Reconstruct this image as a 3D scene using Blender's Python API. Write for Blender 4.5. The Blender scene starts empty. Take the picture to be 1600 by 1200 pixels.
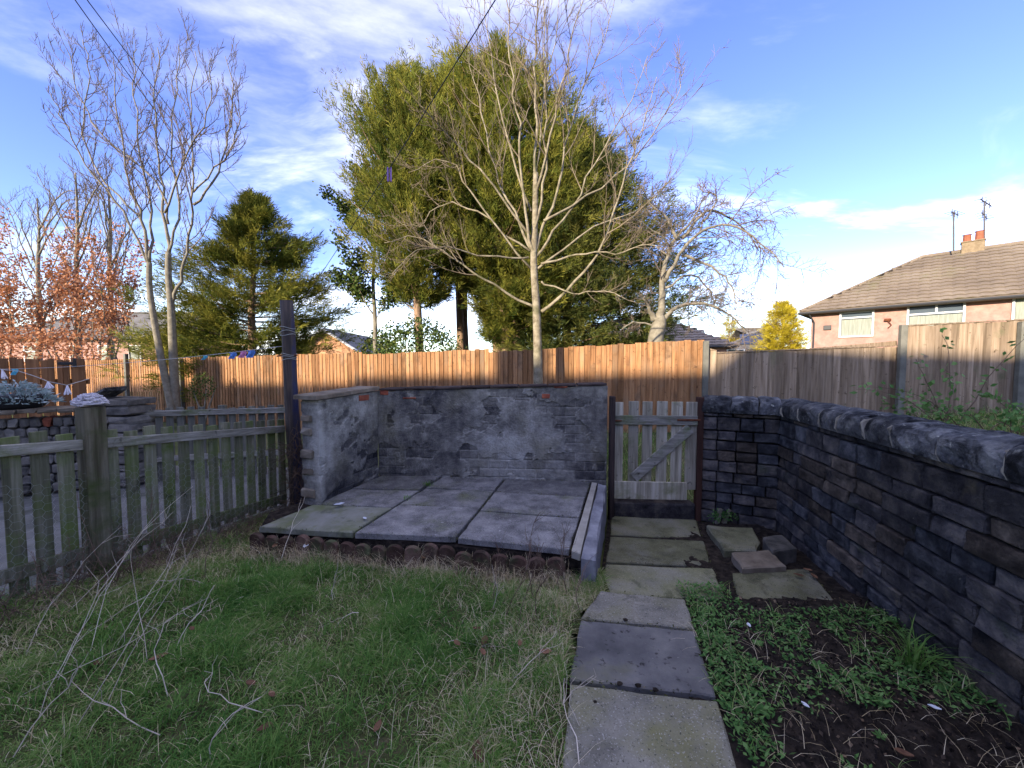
import bpy, math, random
import numpy as np
from mathutils import Vector, noise
R = math.radians
random.seed(7); rng = np.random.default_rng(7)
S = bpy.context.scene
COL = S.collection

# ------------------------------------------------------------------ camera
FPX, PITCH, CAMZ = 600.0, R(2.86), 1.6
cam = bpy.data.objects.new('camera', bpy.data.cameras.new('camera')); COL.objects.link(cam)
cam.data.sensor_width = 36.0; cam.data.lens = 36.0*FPX/1600.0
cam.data.clip_start = 0.02; cam.data.clip_end = 3000
cam.location = (0, 0, CAMZ); cam.rotation_euler = (R(90)-PITCH, 0, 0)
S.camera = cam
S.render.resolution_x, S.render.resolution_y = 1024, 768

# ------------------------------------------------------------------ light
SUN_EL, SUN_AZ = R(16), R(40)      # light travels towards (sin az, cos az): the sun is behind left
ld = Vector((math.sin(SUN_AZ)*math.cos(SUN_EL), math.cos(SUN_AZ)*math.cos(SUN_EL), -math.sin(SUN_EL)))
sun = bpy.data.objects.new('sun', bpy.data.lights.new('sun', 'SUN')); COL.objects.link(sun)
sun.data.energy = 2.0; sun.data.angle = R(0.6); sun.data.color = (1.0, 0.86, 0.66)
sun.rotation_euler = ld.to_track_quat('-Z', 'Y').to_euler(); sun.location = (-8, -9, 12)
S.view_settings.view_transform = 'Standard'; S.view_settings.look = 'None'
S.view_settings.exposure = 2.6; S.view_settings.gamma = 1.0

W = bpy.data.worlds.new('World'); S.world = W; W.use_nodes = True
nt = W.node_tree; nt.nodes.clear()
def nd(t, typ, **kw):
    n = t.nodes.new(typ)
    for k, v in kw.items(): setattr(n, k, v)
    return n
def math_n(t, op, a, b=None, c=None, clamp=False):
    n = nd(t, 'ShaderNodeMath', operation=op); n.use_clamp = clamp
    for i, s in enumerate((a, b, c)):
        if s is None: continue
        if isinstance(s, (int, float)): n.inputs[i].default_value = s
        else: t.links.new(s, n.inputs[i])
    return n.outputs[0]
def ramp_n(t, fac, stops, interp='LINEAR'):
    n = nd(t, 'ShaderNodeValToRGB'); n.color_ramp.interpolation = interp
    e = n.color_ramp.elements
    while len(e) < len(stops): e.new(0.5)
    for i, (p, c) in enumerate(stops):
        e[i].position = p
        e[i].color = (c, c, c, 1) if isinstance(c, (int, float)) else (*c, 1)
    t.links.new(fac, n.inputs[0]); return n.outputs[0]
def mix_n(t, fac, a, b, blend='MIX'):
    n = nd(t, 'ShaderNodeMix', data_type='RGBA', blend_type=blend)
    for i, s in ((0, fac), (6, a), (7, b)):
        if isinstance(s, (int, float)): n.inputs[i].default_value = s
        elif isinstance(s, tuple): n.inputs[i].default_value = (*s, 1)
        else: t.links.new(s, n.inputs[i])
    return n.outputs[2]
sky = nd(nt, 'ShaderNodeTexSky', sky_type='NISHITA'); sky.sun_disc = False
sky.sun_elevation = SUN_EL; sky.sun_rotation = SUN_AZ + math.pi
sky.altitude = 150; sky.air_density = 1.0; sky.dust_density = 0.4; sky.ozone_density = 3.0
tc = nd(nt, 'ShaderNodeTexCoord'); sx = nd(nt, 'ShaderNodeSeparateXYZ'); nt.links.new(tc.outputs['Generated'], sx.inputs[0])
zc = math_n(nt, 'ADD', math_n(nt, 'MAXIMUM', sx.outputs[2], 0.0), 0.16)
cx = math_n(nt, 'DIVIDE', sx.outputs[0], zc); cy = math_n(nt, 'DIVIDE', sx.outputs[1], zc)
cmb = nd(nt, 'ShaderNodeCombineXYZ'); nt.links.new(cx, cmb.inputs[0]); nt.links.new(cy, cmb.inputs[1])
def cloud_layer(loc, rot, scl, nscale, lo, hi, det=9, rough=.6, dist=.6):
    m = nd(nt, 'ShaderNodeMapping'); m.inputs[1].default_value = loc; m.inputs[2].default_value = (0, 0, rot); m.inputs[3].default_value = scl
    nt.links.new(cmb.outputs[0], m.inputs[0])
    n = nd(nt, 'ShaderNodeTexNoise'); n.inputs['Scale'].default_value = nscale; n.inputs['Detail'].default_value = det
    n.inputs['Roughness'].default_value = rough; n.inputs['Distortion'].default_value = dist
    nt.links.new(m.outputs[0], n.inputs[0])
    return ramp_n(nt, n.outputs[0], ((lo, 0.0), (hi, 1.0)), 'EASE')
c1 = cloud_layer((6.1, 3.7, 0), R(25), (1.0, 2.2, 1), 0.75, .51, .82)       # long streaks
c2 = cloud_layer((7.4, 1.2, 2), R(-20), (1.0, 1.4, 1), 0.45, .48, .82)      # broad banks
low = ramp_n(nt, sx.outputs[2], ((0.0, 1.0), (.48, 0.55)), 'EASE')          # cloud lies thicker low down
hz = ramp_n(nt, sx.outputs[2], ((0.0, 0.55), (.24, 0.0)), 'EASE')
right = ramp_n(nt, sx.outputs[0], ((.45, 0.35), (.85, 1.0)), 'EASE')
cm = math_n(nt, 'MULTIPLY', math_n(nt, 'MAXIMUM', math_n(nt, 'MULTIPLY', c1, .75), c2), low)
cm = math_n(nt, 'ADD', cm, math_n(nt, 'MULTIPLY', hz, right), clamp=True)
hs = nd(nt, 'ShaderNodeHueSaturation'); hs.inputs['Hue'].default_value = .530; hs.inputs['Saturation'].default_value = 1.12; hs.inputs['Value'].default_value = .52
nt.links.new(sky.outputs[0], hs.inputs['Color'])
CLOUD = (4.6, 4.4, 4.3)
skyc = mix_n(nt, cm, hs.outputs[0], CLOUD)
bg = nd(nt, 'ShaderNodeBackground'); bg.inputs[1].default_value = 0.15
nt.links.new(skyc, bg.inputs[0])
wo = nd(nt, 'ShaderNodeOutputWorld'); nt.links.new(bg.outputs[0], wo.inputs[0])

# ------------------------------------------------------------------ pixel -> place
def ray(px, py):
    u, v = (px-800)/FPX, (600-py)/FPX; c, s = math.cos(PITCH), math.sin(PITCH)
    return Vector((u, c+v*s, -s+v*c))
def G(px, py, z=0.0):
    d = ray(px, py); return Vector((0, 0, CAMZ)) + d*((z-CAMZ)/d.z)
def D(px, py, y):
    d = ray(px, py); return Vector((0, 0, CAMZ)) + d*(y/d.y)
def lerp(a, b, t): return a+(b-a)*t
def sst(a, b, x):
    t = min(1, max(0, (x-a)/(b-a))); return t*t*(3-2*t)
def fbm(x, y, z=0, o=4): return noise.fractal((x, y, z), 1.0, 2.0, o)

# ------------------------------------------------------------------ materials
def base_mat(name):
    m = bpy.data.materials.new(name); m.use_nodes = True; t = m.node_tree
    b = t.nodes['Principled BSDF']; return m, t, b
def obj_vec(t, stretch=(1, 1, 1)):
    tcn = nd(t, 'ShaderNodeTexCoord'); oi = nd(t, 'ShaderNodeObjectInfo')
    o = nd(t, 'ShaderNodeVectorMath', operation='SCALE'); o.inputs[0].default_value = (37.1, 17.3, 53.7)
    t.links.new(oi.outputs['Random'], o.inputs[3])
    a = nd(t, 'ShaderNodeVectorMath', operation='ADD'); t.links.new(tcn.outputs['Object'], a.inputs[0]); t.links.new(o.outputs[0], a.inputs[1])
    mp = nd(t, 'ShaderNodeMapping'); mp.inputs[3].default_value = stretch; t.links.new(a.outputs[0], mp.inputs[0])
    return mp.outputs[0], a.outputs[0], oi.outputs['Random'], tcn
def noise_n(t, vec, scale, det=6, rough=.6, dist=0):
    n = nd(t, 'ShaderNodeTexNoise'); n.inputs['Scale'].default_value = scale; n.inputs['Detail'].default_value = det
    n.inputs['Roughness'].default_value = rough; n.inputs['Distortion'].default_value = dist
    t.links.new(vec, n.inputs[0]); return n.outputs[0]
def mat(name, cols, scale=5, rough=.85, bump=.3, bscale=40, stretch=(1, 1, 1), con=(.32, .68), rnd=.3, extra=(), spec=.10, bdist=.015):
    m, t, b = base_mat(name)
    vec, raw, rnd_o, _ = obj_vec(t, stretch)
    n = noise_n(t, vec, scale)
    k = len(cols); stops = [(con[0]+(con[1]-con[0])*i/max(1, k-1), c) for i, c in enumerate(cols)]
    c = ramp_n(t, n, stops)
    for (ec, es, lo, hi) in extra:
        f = ramp_n(t, noise_n(t, raw, es, 5, .65, .3), ((lo, 0.0), (hi, 1.0)))
        c = mix_n(t, f, c, ec)
    if rnd:
        h = nd(t, 'ShaderNodeHueSaturation')
        t.links.new(math_n(t, 'MULTIPLY_ADD', rnd_o, rnd*2, 1-rnd), h.inputs['Value'])
        t.links.new(c, h.inputs['Color']); c = h.outputs[0]
    t.links.new(c, b.inputs['Base Color'])
    b.inputs['Roughness'].default_value = rough; b.inputs['Specular IOR Level'].default_value = spec
    if bump:
        bn = nd(t, 'ShaderNodeBump'); bn.inputs[0].default_value = bump; bn.inputs[1].default_value = bdist
        h2 = math_n(t, 'ADD', noise_n(t, vec, bscale, 6, .65), math_n(t, 'MULTIPLY', n, .8))
        t.links.new(h2, bn.inputs['Height']); t.links.new(bn.outputs[0], b.inputs['Normal'])
    return m
def leaf_mat(name, cols, rough=.6, trans=.25):
    m, t, b = base_mat(name)
    at = nd(t, 'ShaderNodeAttribute'); at.attribute_name = 'f'
    k = len(cols); c = ramp_n(t, at.outputs['Fac'], [(i/(k-1), c) for i, c in enumerate(cols)])
    t.links.new(c, b.inputs['Base Color']); b.inputs['Roughness'].default_value = rough; b.inputs['Specular IOR Level'].default_value = .06
    tr = nd(t, 'ShaderNodeBsdfTranslucent'); t.links.new(c, tr.inputs[0])
    ms = nd(t, 'ShaderNodeMixShader'); ms.inputs[0].default_value = trans
    t.links.new(b.outputs[0], ms.inputs[1]); t.links.new(tr.outputs[0], ms.inputs[2])
    t.links.new(ms.outputs[0], t.nodes['Material Output'].inputs[0]); return m
def plain(name, c, rough=.5, spec=.4, metal=0):
    m, t, b = base_mat(name); b.inputs['Base Color'].default_value = (*c, 1); b.inputs['Roughness'].default_value = rough
    b.inputs['Specular IOR Level'].default_value = spec; b.inputs['Metallic'].default_value = metal; return m
VG = (9, 9, .5)      # vertical wood grain
M = {}
M['stone'] = mat('gritstone_soot', [(.024, .022, .024), (.064, .059, .060), (.14, .122, .105)], 8, .92, 1.0, 48, rnd=.42, extra=(((.16, .135, .092), 3, .62, .8), ((.075, .088, .048), 2.2, .60, .82), ((.34, .32, .28), 26, .70, .77)), bdist=.025)
M['stone_brown'] = mat('brown_gritstone', [(.032, .026, .022), (.08, .065, .053), (.16, .128, .098)], 8, .92, 1.0, 48, rnd=.4, extra=(((.016, .016, .018), 4, .5, .68),), bdist=.025)
M['stone_blue'] = mat('blue_black_gritstone', [(.016, .017, .020), (.045, .046, .051), (.105, .104, .108)], 8, .92, 1.0, 48, rnd=.4, extra=(((.27, .26, .23), 20, .70, .77),), bdist=.025)
M['cope'] = mat('coping_stone', [(.032, .034, .038), (.088, .09, .095), (.19, .19, .182)], 10, .92, 1.0, 30, rnd=.42, extra=(((.40, .40, .35), 15, .62, .71), ((.02, .021, .023), 6, .52, .64)), bdist=.04)
M['mortar'] = mat('dark_mortar', [(.010, .010, .010), (.04, .036, .03)], 9, .95, .5, 60, rnd=0, extra=(((.22, .19, .15), 5, .68, .76),))
M['joint_mortar'] = mat('pale_mortar', [(.16, .145, .115), (.27, .25, .205)], 12, .95, .6, 60, rnd=.2)
M['slab'] = mat('concrete_slab', [(.13, .122, .10), (.20, .188, .152), (.27, .25, .20)], 5, .9, .6, 90, rnd=.16, extra=(((.18, .172, .075), 2.3, .46, .74), ((.07, .065, .05), 5, .58, .76), ((.36, .34, .30), 110, .58, .66), ((.05, .046, .038), 90, .58, .68)))
M['slab_dark'] = mat('dark_concrete_slab', [(.085, .083, .082), (.135, .13, .125), (.19, .18, .165)], 4, .9, .6, 95, rnd=.05, extra=(((.04, .038, .036), 22, .60, .70), ((.15, .145, .08), 2, .58, .8), ((.32, .31, .28), 36, .68, .74)))
M['slab_moss'] = mat('algae_slab', [(.095, .094, .056), (.15, .147, .083), (.21, .20, .125)], 4, .92, .6, 80, rnd=.2, extra=(((.19, .18, .155), 2.0, .46, .70), ((.05, .052, .03), 5, .54, .72), ((.30, .28, .22), 110, .60, .68), ((.04, .038, .028), 90, .58, .68)))
M['patio'] = mat('patio_slab', [(.095, .092, .092), (.16, .154, .15), (.24, .23, .218)], 7, .88, .7, 85, rnd=.24, extra=(((.06, .058, .056), 3.4, .50, .72), ((.125, .135, .06), 1.7, .54, .80), ((.42, .41, .39), 24, .67, .75), ((.34, .33, .31), 120, .58, .66), ((.04, .038, .036), 95, .58, .66)))
M['patio_moss'] = mat('mossy_patio_slab', [(.12, .125, .08), (.19, .19, .15), (.25, .245, .22)], 3, .88, .4, 80, rnd=.1, extra=(((.12, .135, .05), 3.5, .48, .7), ((.07, .07, .055), 7, .58, .75)))
M['kerb'] = mat('kerb_stone', [(.11, .11, .125), (.18, .18, .195), (.26, .26, .27)], 6, .85, .4, 70, rnd=.1, extra=(((.42, .42, .42), 14, .7, .78),))
M['strip'] = mat('cement_strip', [(.24, .22, .185), (.36, .335, .28)], 8, .9, .4, 70, rnd=.1)
M['terra'] = mat('brown_edging', [(.045, .028, .022), (.085, .050, .038), (.13, .085, .066)], 9, .88, .6, 60, rnd=.35, extra=(((.06, .075, .035), 7, .48, .68), ((.03, .022, .018), 5, .52, .7)))
M['soil'] = mat('soil', [(.012, .010, .009), (.032, .025, .020), (.065, .05, .038)], 18, .95, 1.0, 45, rnd=0, bdist=.04)
M['turf'] = mat('turf_soil', [(.040, .048, .018), (.075, .085, .030), (.13, .115, .06)], 9, .95, .9, 60, rnd=0, bdist=.03)
M['ground'] = mat('rough_ground', [(.04, .05, .018), (.075, .09, .03), (.12, .11, .06)], .8, .95, .6, 12, rnd=0)
M['yard'] = mat('yard_concrete', [(.10, .10, .098), (.17, .168, .16)], 2.2, .9, .4, 50, rnd=0, extra=(((.055, .06, .045), 1.6, .52, .72),))
M['picket'] = mat('mossy_picket', [(.075, .074, .048), (.145, .14, .092), (.235, .22, .165)], 3, .9, .7, 14, VG, rnd=.25, extra=(((.11, .145, .04), 3.5, .42, .68), ((.04, .04, .028), 6, .60, .74)))
M['picket_dark'] = mat('dark_picket', [(.08, .08, .065), (.13, .125, .10), (.19, .18, .145)], 3, .9, .5, 14, VG, rnd=.25)
M['rail'] = mat('weathered_rail', [(.14, .13, .10), (.25, .235, .195), (.36, .34, .30)], 3, .9, .7, 14, (1.2, 1.2, 12), rnd=.12, extra=(((.12, .145, .055), 4, .52, .72), ((.06, .055, .045), 9, .62, .72)))
M['post_wood'] = mat('old_post', [(.06, .05, .032), (.125, .11, .075), (.19, .17, .12)], 3, .9, .7, 14, VG, rnd=.1, extra=(((.06, .075, .025), 3, .48, .68),))
M['gatewood'] = mat('gate_wood', [(.20, .175, .125), (.36, .325, .245), (.50, .455, .37)], 3, .88, .7, 16, VG, rnd=.2, extra=(((.16, .17, .075), 3, .55, .75), ((.09, .075, .055), 11, .62, .72)))
M['orange'] = mat('larch_boards', [(.16, .076, .034), (.265, .135, .062), (.35, .20, .10)], 2.4, .85, .5, 14, VG, rnd=.32, extra=(((.10, .048, .024), 15, .60, .68), ((.22, .15, .095), 1.1, .50, .72), ((.11, .06, .032), 2.0, .56, .72)))
M['greyb'] = mat('weathered_boards', [(.145, .105, .07), (.24, .178, .122), (.33, .255, .185)], 2.4, .88, .5, 14, VG, rnd=.24, extra=(((.10, .07, .045), 13, .62, .70), ((.13, .13, .07), 1.6, .58, .8)))
M['brownb'] = mat('brown_gate_boards', [(.16, .075, .034), (.26, .13, .06)], 2.4, .85, .35, 14, VG, rnd=.2)
M['darkpost'] = mat('dark_post', [(.014, .011, .012), (.035, .026, .024), (.06, .042, .036)], 4, .85, .5, 18, VG, rnd=.1)
M['redpost'] = mat('red_brown_post', [(.035, .018, .014), (.07, .035, .026)], 4, .85, .4, 18, VG, rnd=.1)
M['concpost'] = mat('grey_fence_post', [(.10, .10, .085), (.17, .165, .14)], 5, .9, .4, 40, rnd=.1)
M['rust'] = mat('rusty_iron', [(.07, .025, .015), (.16, .06, .03)], 20, .8, .5, 60, rnd=.1)
M['blackiron'] = plain('black_iron', (.012, .012, .014), .5)
M['wire'] = plain('galvanised_wire', (.30, .31, .28), .6, .3, .2)
M['bark_pale'] = mat('pale_bark', [(.12, .10, .065), (.21, .18, .125), (.29, .255, .185)], 9, .88, .6, 30, rnd=0, extra=(((.09, .09, .045), 3, .55, .72), ((.07, .06, .045), 14, .62, .7)))
M['bark_grey'] = mat('grey_bark', [(.13, .115, .085), (.24, .215, .165)], 9, .85, .4, 30, rnd=0)
M['twig'] = mat('pale_twig', [(.125, .098, .068), (.20, .16, .11)], 3, .8, 0, rnd=0)
M['twig_dark'] = mat('dull_twig', [(.11, .085, .068), (.19, .15, .115)], 3, .8, 0, rnd=0)
M['bark_brown'] = mat('red_brown_bark', [(.18, .115, .075), (.34, .23, .15)], 8, .9, .6, 26, (3, 3, .8), rnd=0)
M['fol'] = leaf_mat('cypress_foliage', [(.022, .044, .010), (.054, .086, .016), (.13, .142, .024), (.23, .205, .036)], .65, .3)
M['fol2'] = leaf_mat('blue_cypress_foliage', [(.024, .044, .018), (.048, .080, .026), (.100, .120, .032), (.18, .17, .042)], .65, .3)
M['holly'] = leaf_mat('holly_leaf', [(.02, .045, .012), (.06, .09, .02), (.13, .15, .04)], .4, .15)
M['gold'] = leaf_mat('golden_foliage', [(.16, .13, .012), (.36, .29, .02), (.52, .42, .04)], .7, .2)
M['beech'] = leaf_mat('copper_leaf', [(.26, .10, .045), (.42, .19, .095), (.52, .29, .18)], .7, .3)
M['grass'] = leaf_mat('grass_blade', [(.055, .145, .030), (.115, .235, .048), (.20, .30, .078), (.40, .375, .18), (.60, .52, .34)], .6, .4)
M['straw'] = leaf_mat('dry_straw', [(.40, .31, .17), (.58, .48, .30), (.74, .64, .45)], .7, .3)
M['weed'] = leaf_mat('weed_leaf', [(.04, .11, .03), (.09, .19, .05), (.17, .28, .09)], .5, .25)
M['joint'] = leaf_mat('joint_moss', [(.02, .017, .012), (.06, .065, .022), (.11, .12, .035), (.20, .17, .10)], .9, .1)
M['crumb'] = leaf_mat('earth_crumb', [(.014, .011, .010), (.04, .03, .024), (.09, .065, .045), (.20, .14, .09)], .95, .0)
M['stalk'] = mat('dry_stalk', [(.38, .32, .24), (.56, .49, .40)], 5, .8, 0, rnd=.2)
M['stalk_dark'] = mat('brown_stalk', [(.085, .055, .04), (.16, .11, .08)], 5, .8, 0, rnd=.2)
M['deadleaf'] = mat('dead_leaf', [(.085, .042, .026), (.19, .105, .06)], 20, .8, .2, 40, rnd=.3)
M['litter'] = plain('white_plastic', (.5, .52, .56), .5)
M['pink'] = mat('pink_pebbledash', [(.29, .165, .135), (.41, .245, .205)], 5, .95, .8, 50, rnd=0, extra=(((.26, .17, .14), 1.2, .5, .75),))
M['brick_or'] = mat('orange_brickwork', [(.45, .23, .12), (.56, .31, .18)], 4, .9, .4, 30, rnd=0)
M['tile'] = mat('brown_roof_tile', [(.145, .115, .088), (.185, .148, .112), (.225, .185, .142)], .7, .9, .3, 20, rnd=0, extra=(((.16, .15, .08), 1.0, .58, .82),))
M['tile_grey'] = mat('grey_roof_tile', [(.10, .095, .09), (.17, .16, .15)], 1.5, .9, .4, 20, rnd=0)
M['tile_pink'] = mat('pale_roof_tile', [(.20, .155, .12), (.29, .235, .185)], 1.5, .9, .4, 20, rnd=0)
M['white'] = plain('white_upvc', (.50, .51, .52), .4)
M['glass'] = plain('window_glass', (.07, .09, .11), .06, .8)
M['curtain'] = mat('net_curtain', [(.17, .185, .15), (.30, .315, .27)], 3, .9, 0, stretch=(14, 14, .6), rnd=0)
M['gutter'] = plain('black_gutter', (.03, .03, .032), .5)
M['pot'] = mat('clay_pot', [(.24, .085, .05), (.33, .13, .075)], 8, .85, .2, 30, rnd=.2)
M['chim'] = mat('chimney_brick', [(.16, .12, .075), (.24, .185, .12)], 8, .9, .4, 30, rnd=0)
M['alu'] = plain('aerial_metal', (.10, .09, .09), .5, .5, .3)
M['solar'] = plain('solar_panel', (.012, .022, .06), .15, .6)
M['blackplastic'] = plain('black_cable', (.012, .012, .014), .6)
M['rope'] = mat('line_cord', [(.35, .34, .32), (.5, .49, .46)], 20, .8, 0, rnd=.1)
M['mop'] = mat('mop_yarn', [(.38, .36, .40), (.60, .57, .60)], 30, .95, .5, 90, rnd=.1)
M['teal'] = plain('teal_cloth', (.10, .42, .55), .8); M['blue'] = plain('blue_cloth', (.10, .22, .55), .8); M['rose'] = plain('pink_cloth', (.60, .22, .40), .8)
M['purple'] = plain('purple_peg', (.30, .16, .42), .6); M['tassel'] = plain('white_tassel', (.70, .68, .74), .9)
M['silver'] = leaf_mat('silver_leaf', [(.16, .23, .22), (.30, .38, .37), (.46, .52, .52)], .8, .2)
M['redbrick'] = mat('red_brick', [(.20, .055, .035), (.34, .11, .06)], 12, .9, .5, 50, rnd=.25)
M['rubble'] = mat('rubble_stone', [(.07, .067, .06), (.14, .13, .115), (.22, .20, .17)], 7, .9, .7, 40, rnd=.35)
M['capstone'] = mat('brown_cap_stone', [(.10, .08, .06), (.17, .14, .105), (.22, .19, .15)], 6, .88, .4, 50, rnd=.15)
M['tilecap'] = mat('dark_cap_tile', [(.035, .028, .027), (.075, .055, .048)], 8, .85, .4, 50, rnd=.3)

# ------------------------------------------------------------------ builders
WL = {}
def props(o, label=None, category=None, group=None, kind=None):
    for k, v in (('label', label), ("category", category), ("group", group), ('kind', kind)):
        if v: o[k] = v
    return o
def thing(name, loc, label, cat, group=None):
    o = bpy.data.objects.new(name, None); COL.objects.link(o); o.empty_display_size = .1
    o.location = loc; WL[o.name] = Vector(loc); return props(o, label, cat, group)
class MB:
    def __init__(s): s.v = []; s.f = []
    def add(s, V, F):
        n = len(s.v); s.v.extend([tuple(p) for p in V]); s.f.extend([tuple(i+n for i in q) for q in F]); return s
    def box(s, c, size, ux=None, b=0.0, jit=0.0, uz=None):
        ux = Vector(ux).normalized() if ux is not None else Vector((1, 0, 0))
        uz = Vector(uz).normalized() if uz is not None else Vector((0, 0, 1))
        uy = uz.cross(ux).normalized(); c = Vector(c)
        V, F = bevbox(size, b)
        s.add([c+ux*(p[0]+random.uniform(-jit, jit))+uy*(p[1]+random.uniform(-jit, jit))+uz*(p[2]+random.uniform(-jit, jit)) for p in V], F); return s
    def tube(s, pts, radii, sides=6, cap=True):
        pts = [Vector(p) for p in pts]; k = len(pts)
        if isinstance(radii, (int, float)): radii = [radii]*k
        n0 = len(s.v); ref = None
        for i, p in enumerate(pts):
            tdir = (pts[min(i+1, k-1)]-pts[max(i-1, 0)]).normalized()
            if ref is None: ref = tdir.orthogonal().normalized()
            ref = (ref-tdir*ref.dot(tdir))
            ref = ref.normalized() if ref.length > 1e-6 else tdir.orthogonal().normalized()
            bi = tdir.cross(ref)
            for j in range(sides):
                a = 2*math.pi*j/sides; q = p+(ref*math.cos(a)+bi*math.sin(a))*radii[i]; s.v.append((q.x, q.y, q.z))
        for i in range(k-1):
            for j in range(sides):
                a = n0+i*sides+j; b = n0+i*sides+(j+1) % sides; s.f.append((a, b, b+sides, a+sides))
        if cap:
            s.f.append(tuple(n0+j for j in reversed(range(sides)))); s.f.append(tuple(n0+(k-1)*sides+j for j in range(sides)))
        return s
    def prism(s, poly, z0, z1):   # poly: list of (x, y)
        k = len(poly); n = len(s.v)
        for z in (z0, z1): s.v.extend([(p[0], p[1], z(p) if callable(z) else z) for p in poly])
        s.f.append(tuple(n+k+i for i in range(k))); s.f.append(tuple(n+i for i in reversed(range(k))))
        for i in range(k): j = (i+1) % k; s.f.append((n+i, n+j, n+k+j, n+k+i))
        return s
    def build(s, name, m, parent=None, smooth=False, **kw):
        V = np.array(s.v, dtype=float); return link(name, V, s.f, m, parent, smooth, **kw)
def link(name, V, F, m, parent=None, smooth=False, origin=None, f=None, **kw):
    lo, hi = V.min(0), V.max(0)
    c = np.array(origin) if origin is not None else np.array([(lo[0]+hi[0])/2, (lo[1]+hi[1])/2, lo[2] if parent is None else (lo[2]+hi[2])/2])
    me = bpy.data.meshes.new(name)
    if isinstance(F, np.ndarray):
        nf, k = F.shape; L = V-c
        me.vertices.add(len(L)); me.vertices.foreach_set('co', L.astype(np.float32).ravel())
        me.loops.add(nf*k); me.loops.foreach_set('vertex_index', F.astype(np.int32).ravel())
        me.polygons.add(nf); me.polygons.foreach_set('loop_start', np.arange(0, nf*k, k, dtype=np.int32))
        me.update(calc_edges=True); me.validate()
    else:
        me.from_pydata((V-c).tolist(), [], F)
    if f is not None:
        at = me.attributes.new('f', 'FLOAT', 'POINT'); at.data.foreach_set('value', np.asarray(f, dtype=np.float32))
    if smooth: me.polygons.foreach_set('use_smooth', [True]*len(me.polygons))
    me.materials.append(M[m] if isinstance(m, str) else m)
    o = bpy.data.objects.new(name, me); COL.objects.link(o)
    o.location = Vector(c) - (WL[parent.name] if parent else Vector((0, 0, 0)))
    WL[o.name] = Vector(c)
    if parent: o.parent = parent
    return props(o, **kw)
def bevbox(s, b):
    h = [x/2 for x in s]
    if b <= 0:
        V = [(x*h[0], y*h[1], z*h[2]) for z in (-1, 1) for y in (-1, 1) for x in (-1, 1)]
        return V, [(0, 2, 3, 1), (4, 5, 7, 6), (0, 1, 5, 4), (2, 6, 7, 3), (0, 4, 6, 2), (1, 3, 7, 5)]
    cs = [(x, y, z) for z in (-1, 1) for y in (-1, 1) for x in (-1, 1)]
    V = []; ix = {}
    for ci, c in enumerate(cs):
        for a in range(3):
            ix[ci, a] = len(V); V.append(tuple(c[k]*(h[k] if k == a else h[k]-min(b, h[k]*.8)) for k in range(3)))
    F = []
    for a in range(3):
        o1, o2 = [k for k in range(3) if k != a]
        for sg in (-1, 1):
            q = [next(i for i, c in enumerate(cs) if c[a] == sg and c[o1] == s1 and c[o2] == s2) for s1, s2 in ((-1, -1), (1, -1), (1, 1), (-1, 1))]
            F.append([ix[i, a] for i in q])
        for s1 in (-1, 1):
            for s2 in (-1, 1):
                e = [i for i, c in enumerate(cs) if c[o1] == s1 and c[o2] == s2]
                F.append([ix[e[0], o1], ix[e[0], o2], ix[e[1], o2], ix[e[1], o1]])
    for ci in range(8): F.append([ix[ci, 0], ix[ci, 1], ix[ci, 2]])
    out = []
    for q in F:
        P = [Vector(V[i]) for i in q]; n = (P[1]-P[0]).cross(P[2]-P[0]); ctr = sum(P, Vector())/len(P)
        out.append(tuple(q) if n.dot(ctr) > 0 else tuple(reversed(q)))
    return V, out
def copy_obj(o, parent, loc, rot=None, scale=None):
    c = o.copy(); COL.objects.link(c); c.parent = parent
    c.location = Vector(loc)-(WL[parent.name] if parent else Vector())
    if rot is not None: c.rotation_euler = rot
    if scale is not None: c.scale = scale
    WL[c.name] = Vector(loc); return c
def sag(a, b, s, n=14):
    a, b = Vector(a), Vector(b)
    return [a.lerp(b, i/n)-Vector((0, 0, 4*s*(i/n)*(1-i/n))) for i in range(n+1)]
def inpoly(x, y, poly):
    x = np.asarray(x); y = np.asarray(y); r = np.zeros(x.shape, bool); n = len(poly)
    for i in range(n):
        (x1, y1), (x2, y2) = poly[i][:2], poly[(i+1) % n][:2]
        r ^= ((y1 > y) != (y2 > y)) & (x < (x2-x1)*(y-y1)/((y2-y1) or 1e-9)+x1)
    return r
# ================================================================== the setting
def Hc(y): return -.05*min(2.6, max(0, y-1.7))
def H(x, y):
    lane = min(1.5, max(0, .35+(.08 if x > 2 else .05)*(x-2)))
    w = max(sst(4.6, 7.0, y), sst(2.95, 4.2, x) if y > -3 else 0)
    return Hc(y)*(1-w)+lane*w
xs = sorted(set([-1500, -700, -300, -120, -60, -35] + list(np.arange(-22, 24.1, .6)) + [30, 50, 100, 250, 600, 1500]))
ys = sorted(set([-1500, -500, -120, -40, -20, -12] + list(np.arange(-8, 24.1, .6)) + [30, 45, 80, 160, 400, 900, 1500]))
V = [(x, y, H(x, y)-.06+(.03*fbm(x*.7, y*.7) if y > 5 else 0)) for y in ys for x in xs]
nx = len(xs); F = [(j*nx+i, j*nx+i+1, (j+1)*nx+i+1, (j+1)*nx+i) for j in range(len(ys)-1) for i in range(nx-1)]
link('ground', np.array(V), F, 'ground', smooth=True, origin=(0, 0, 0), kind='structure')

# key points of the garden
W0, W1, W2 = G(1600, 1140, 0), G(1213, 826, -.12), G(1094, 808, -.12)
wdir = (W0-W1); wdir.z = 0; wdir.normalize()
WE = W1+wdir*((W1.y-.05)/-wdir.y)
BR, BL, LN, FL, FR = G(945, 751, .27), G(592, 742, .26), G(500, 785, .22), G(400, 826, .15), G(891, 859, .18)

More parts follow.
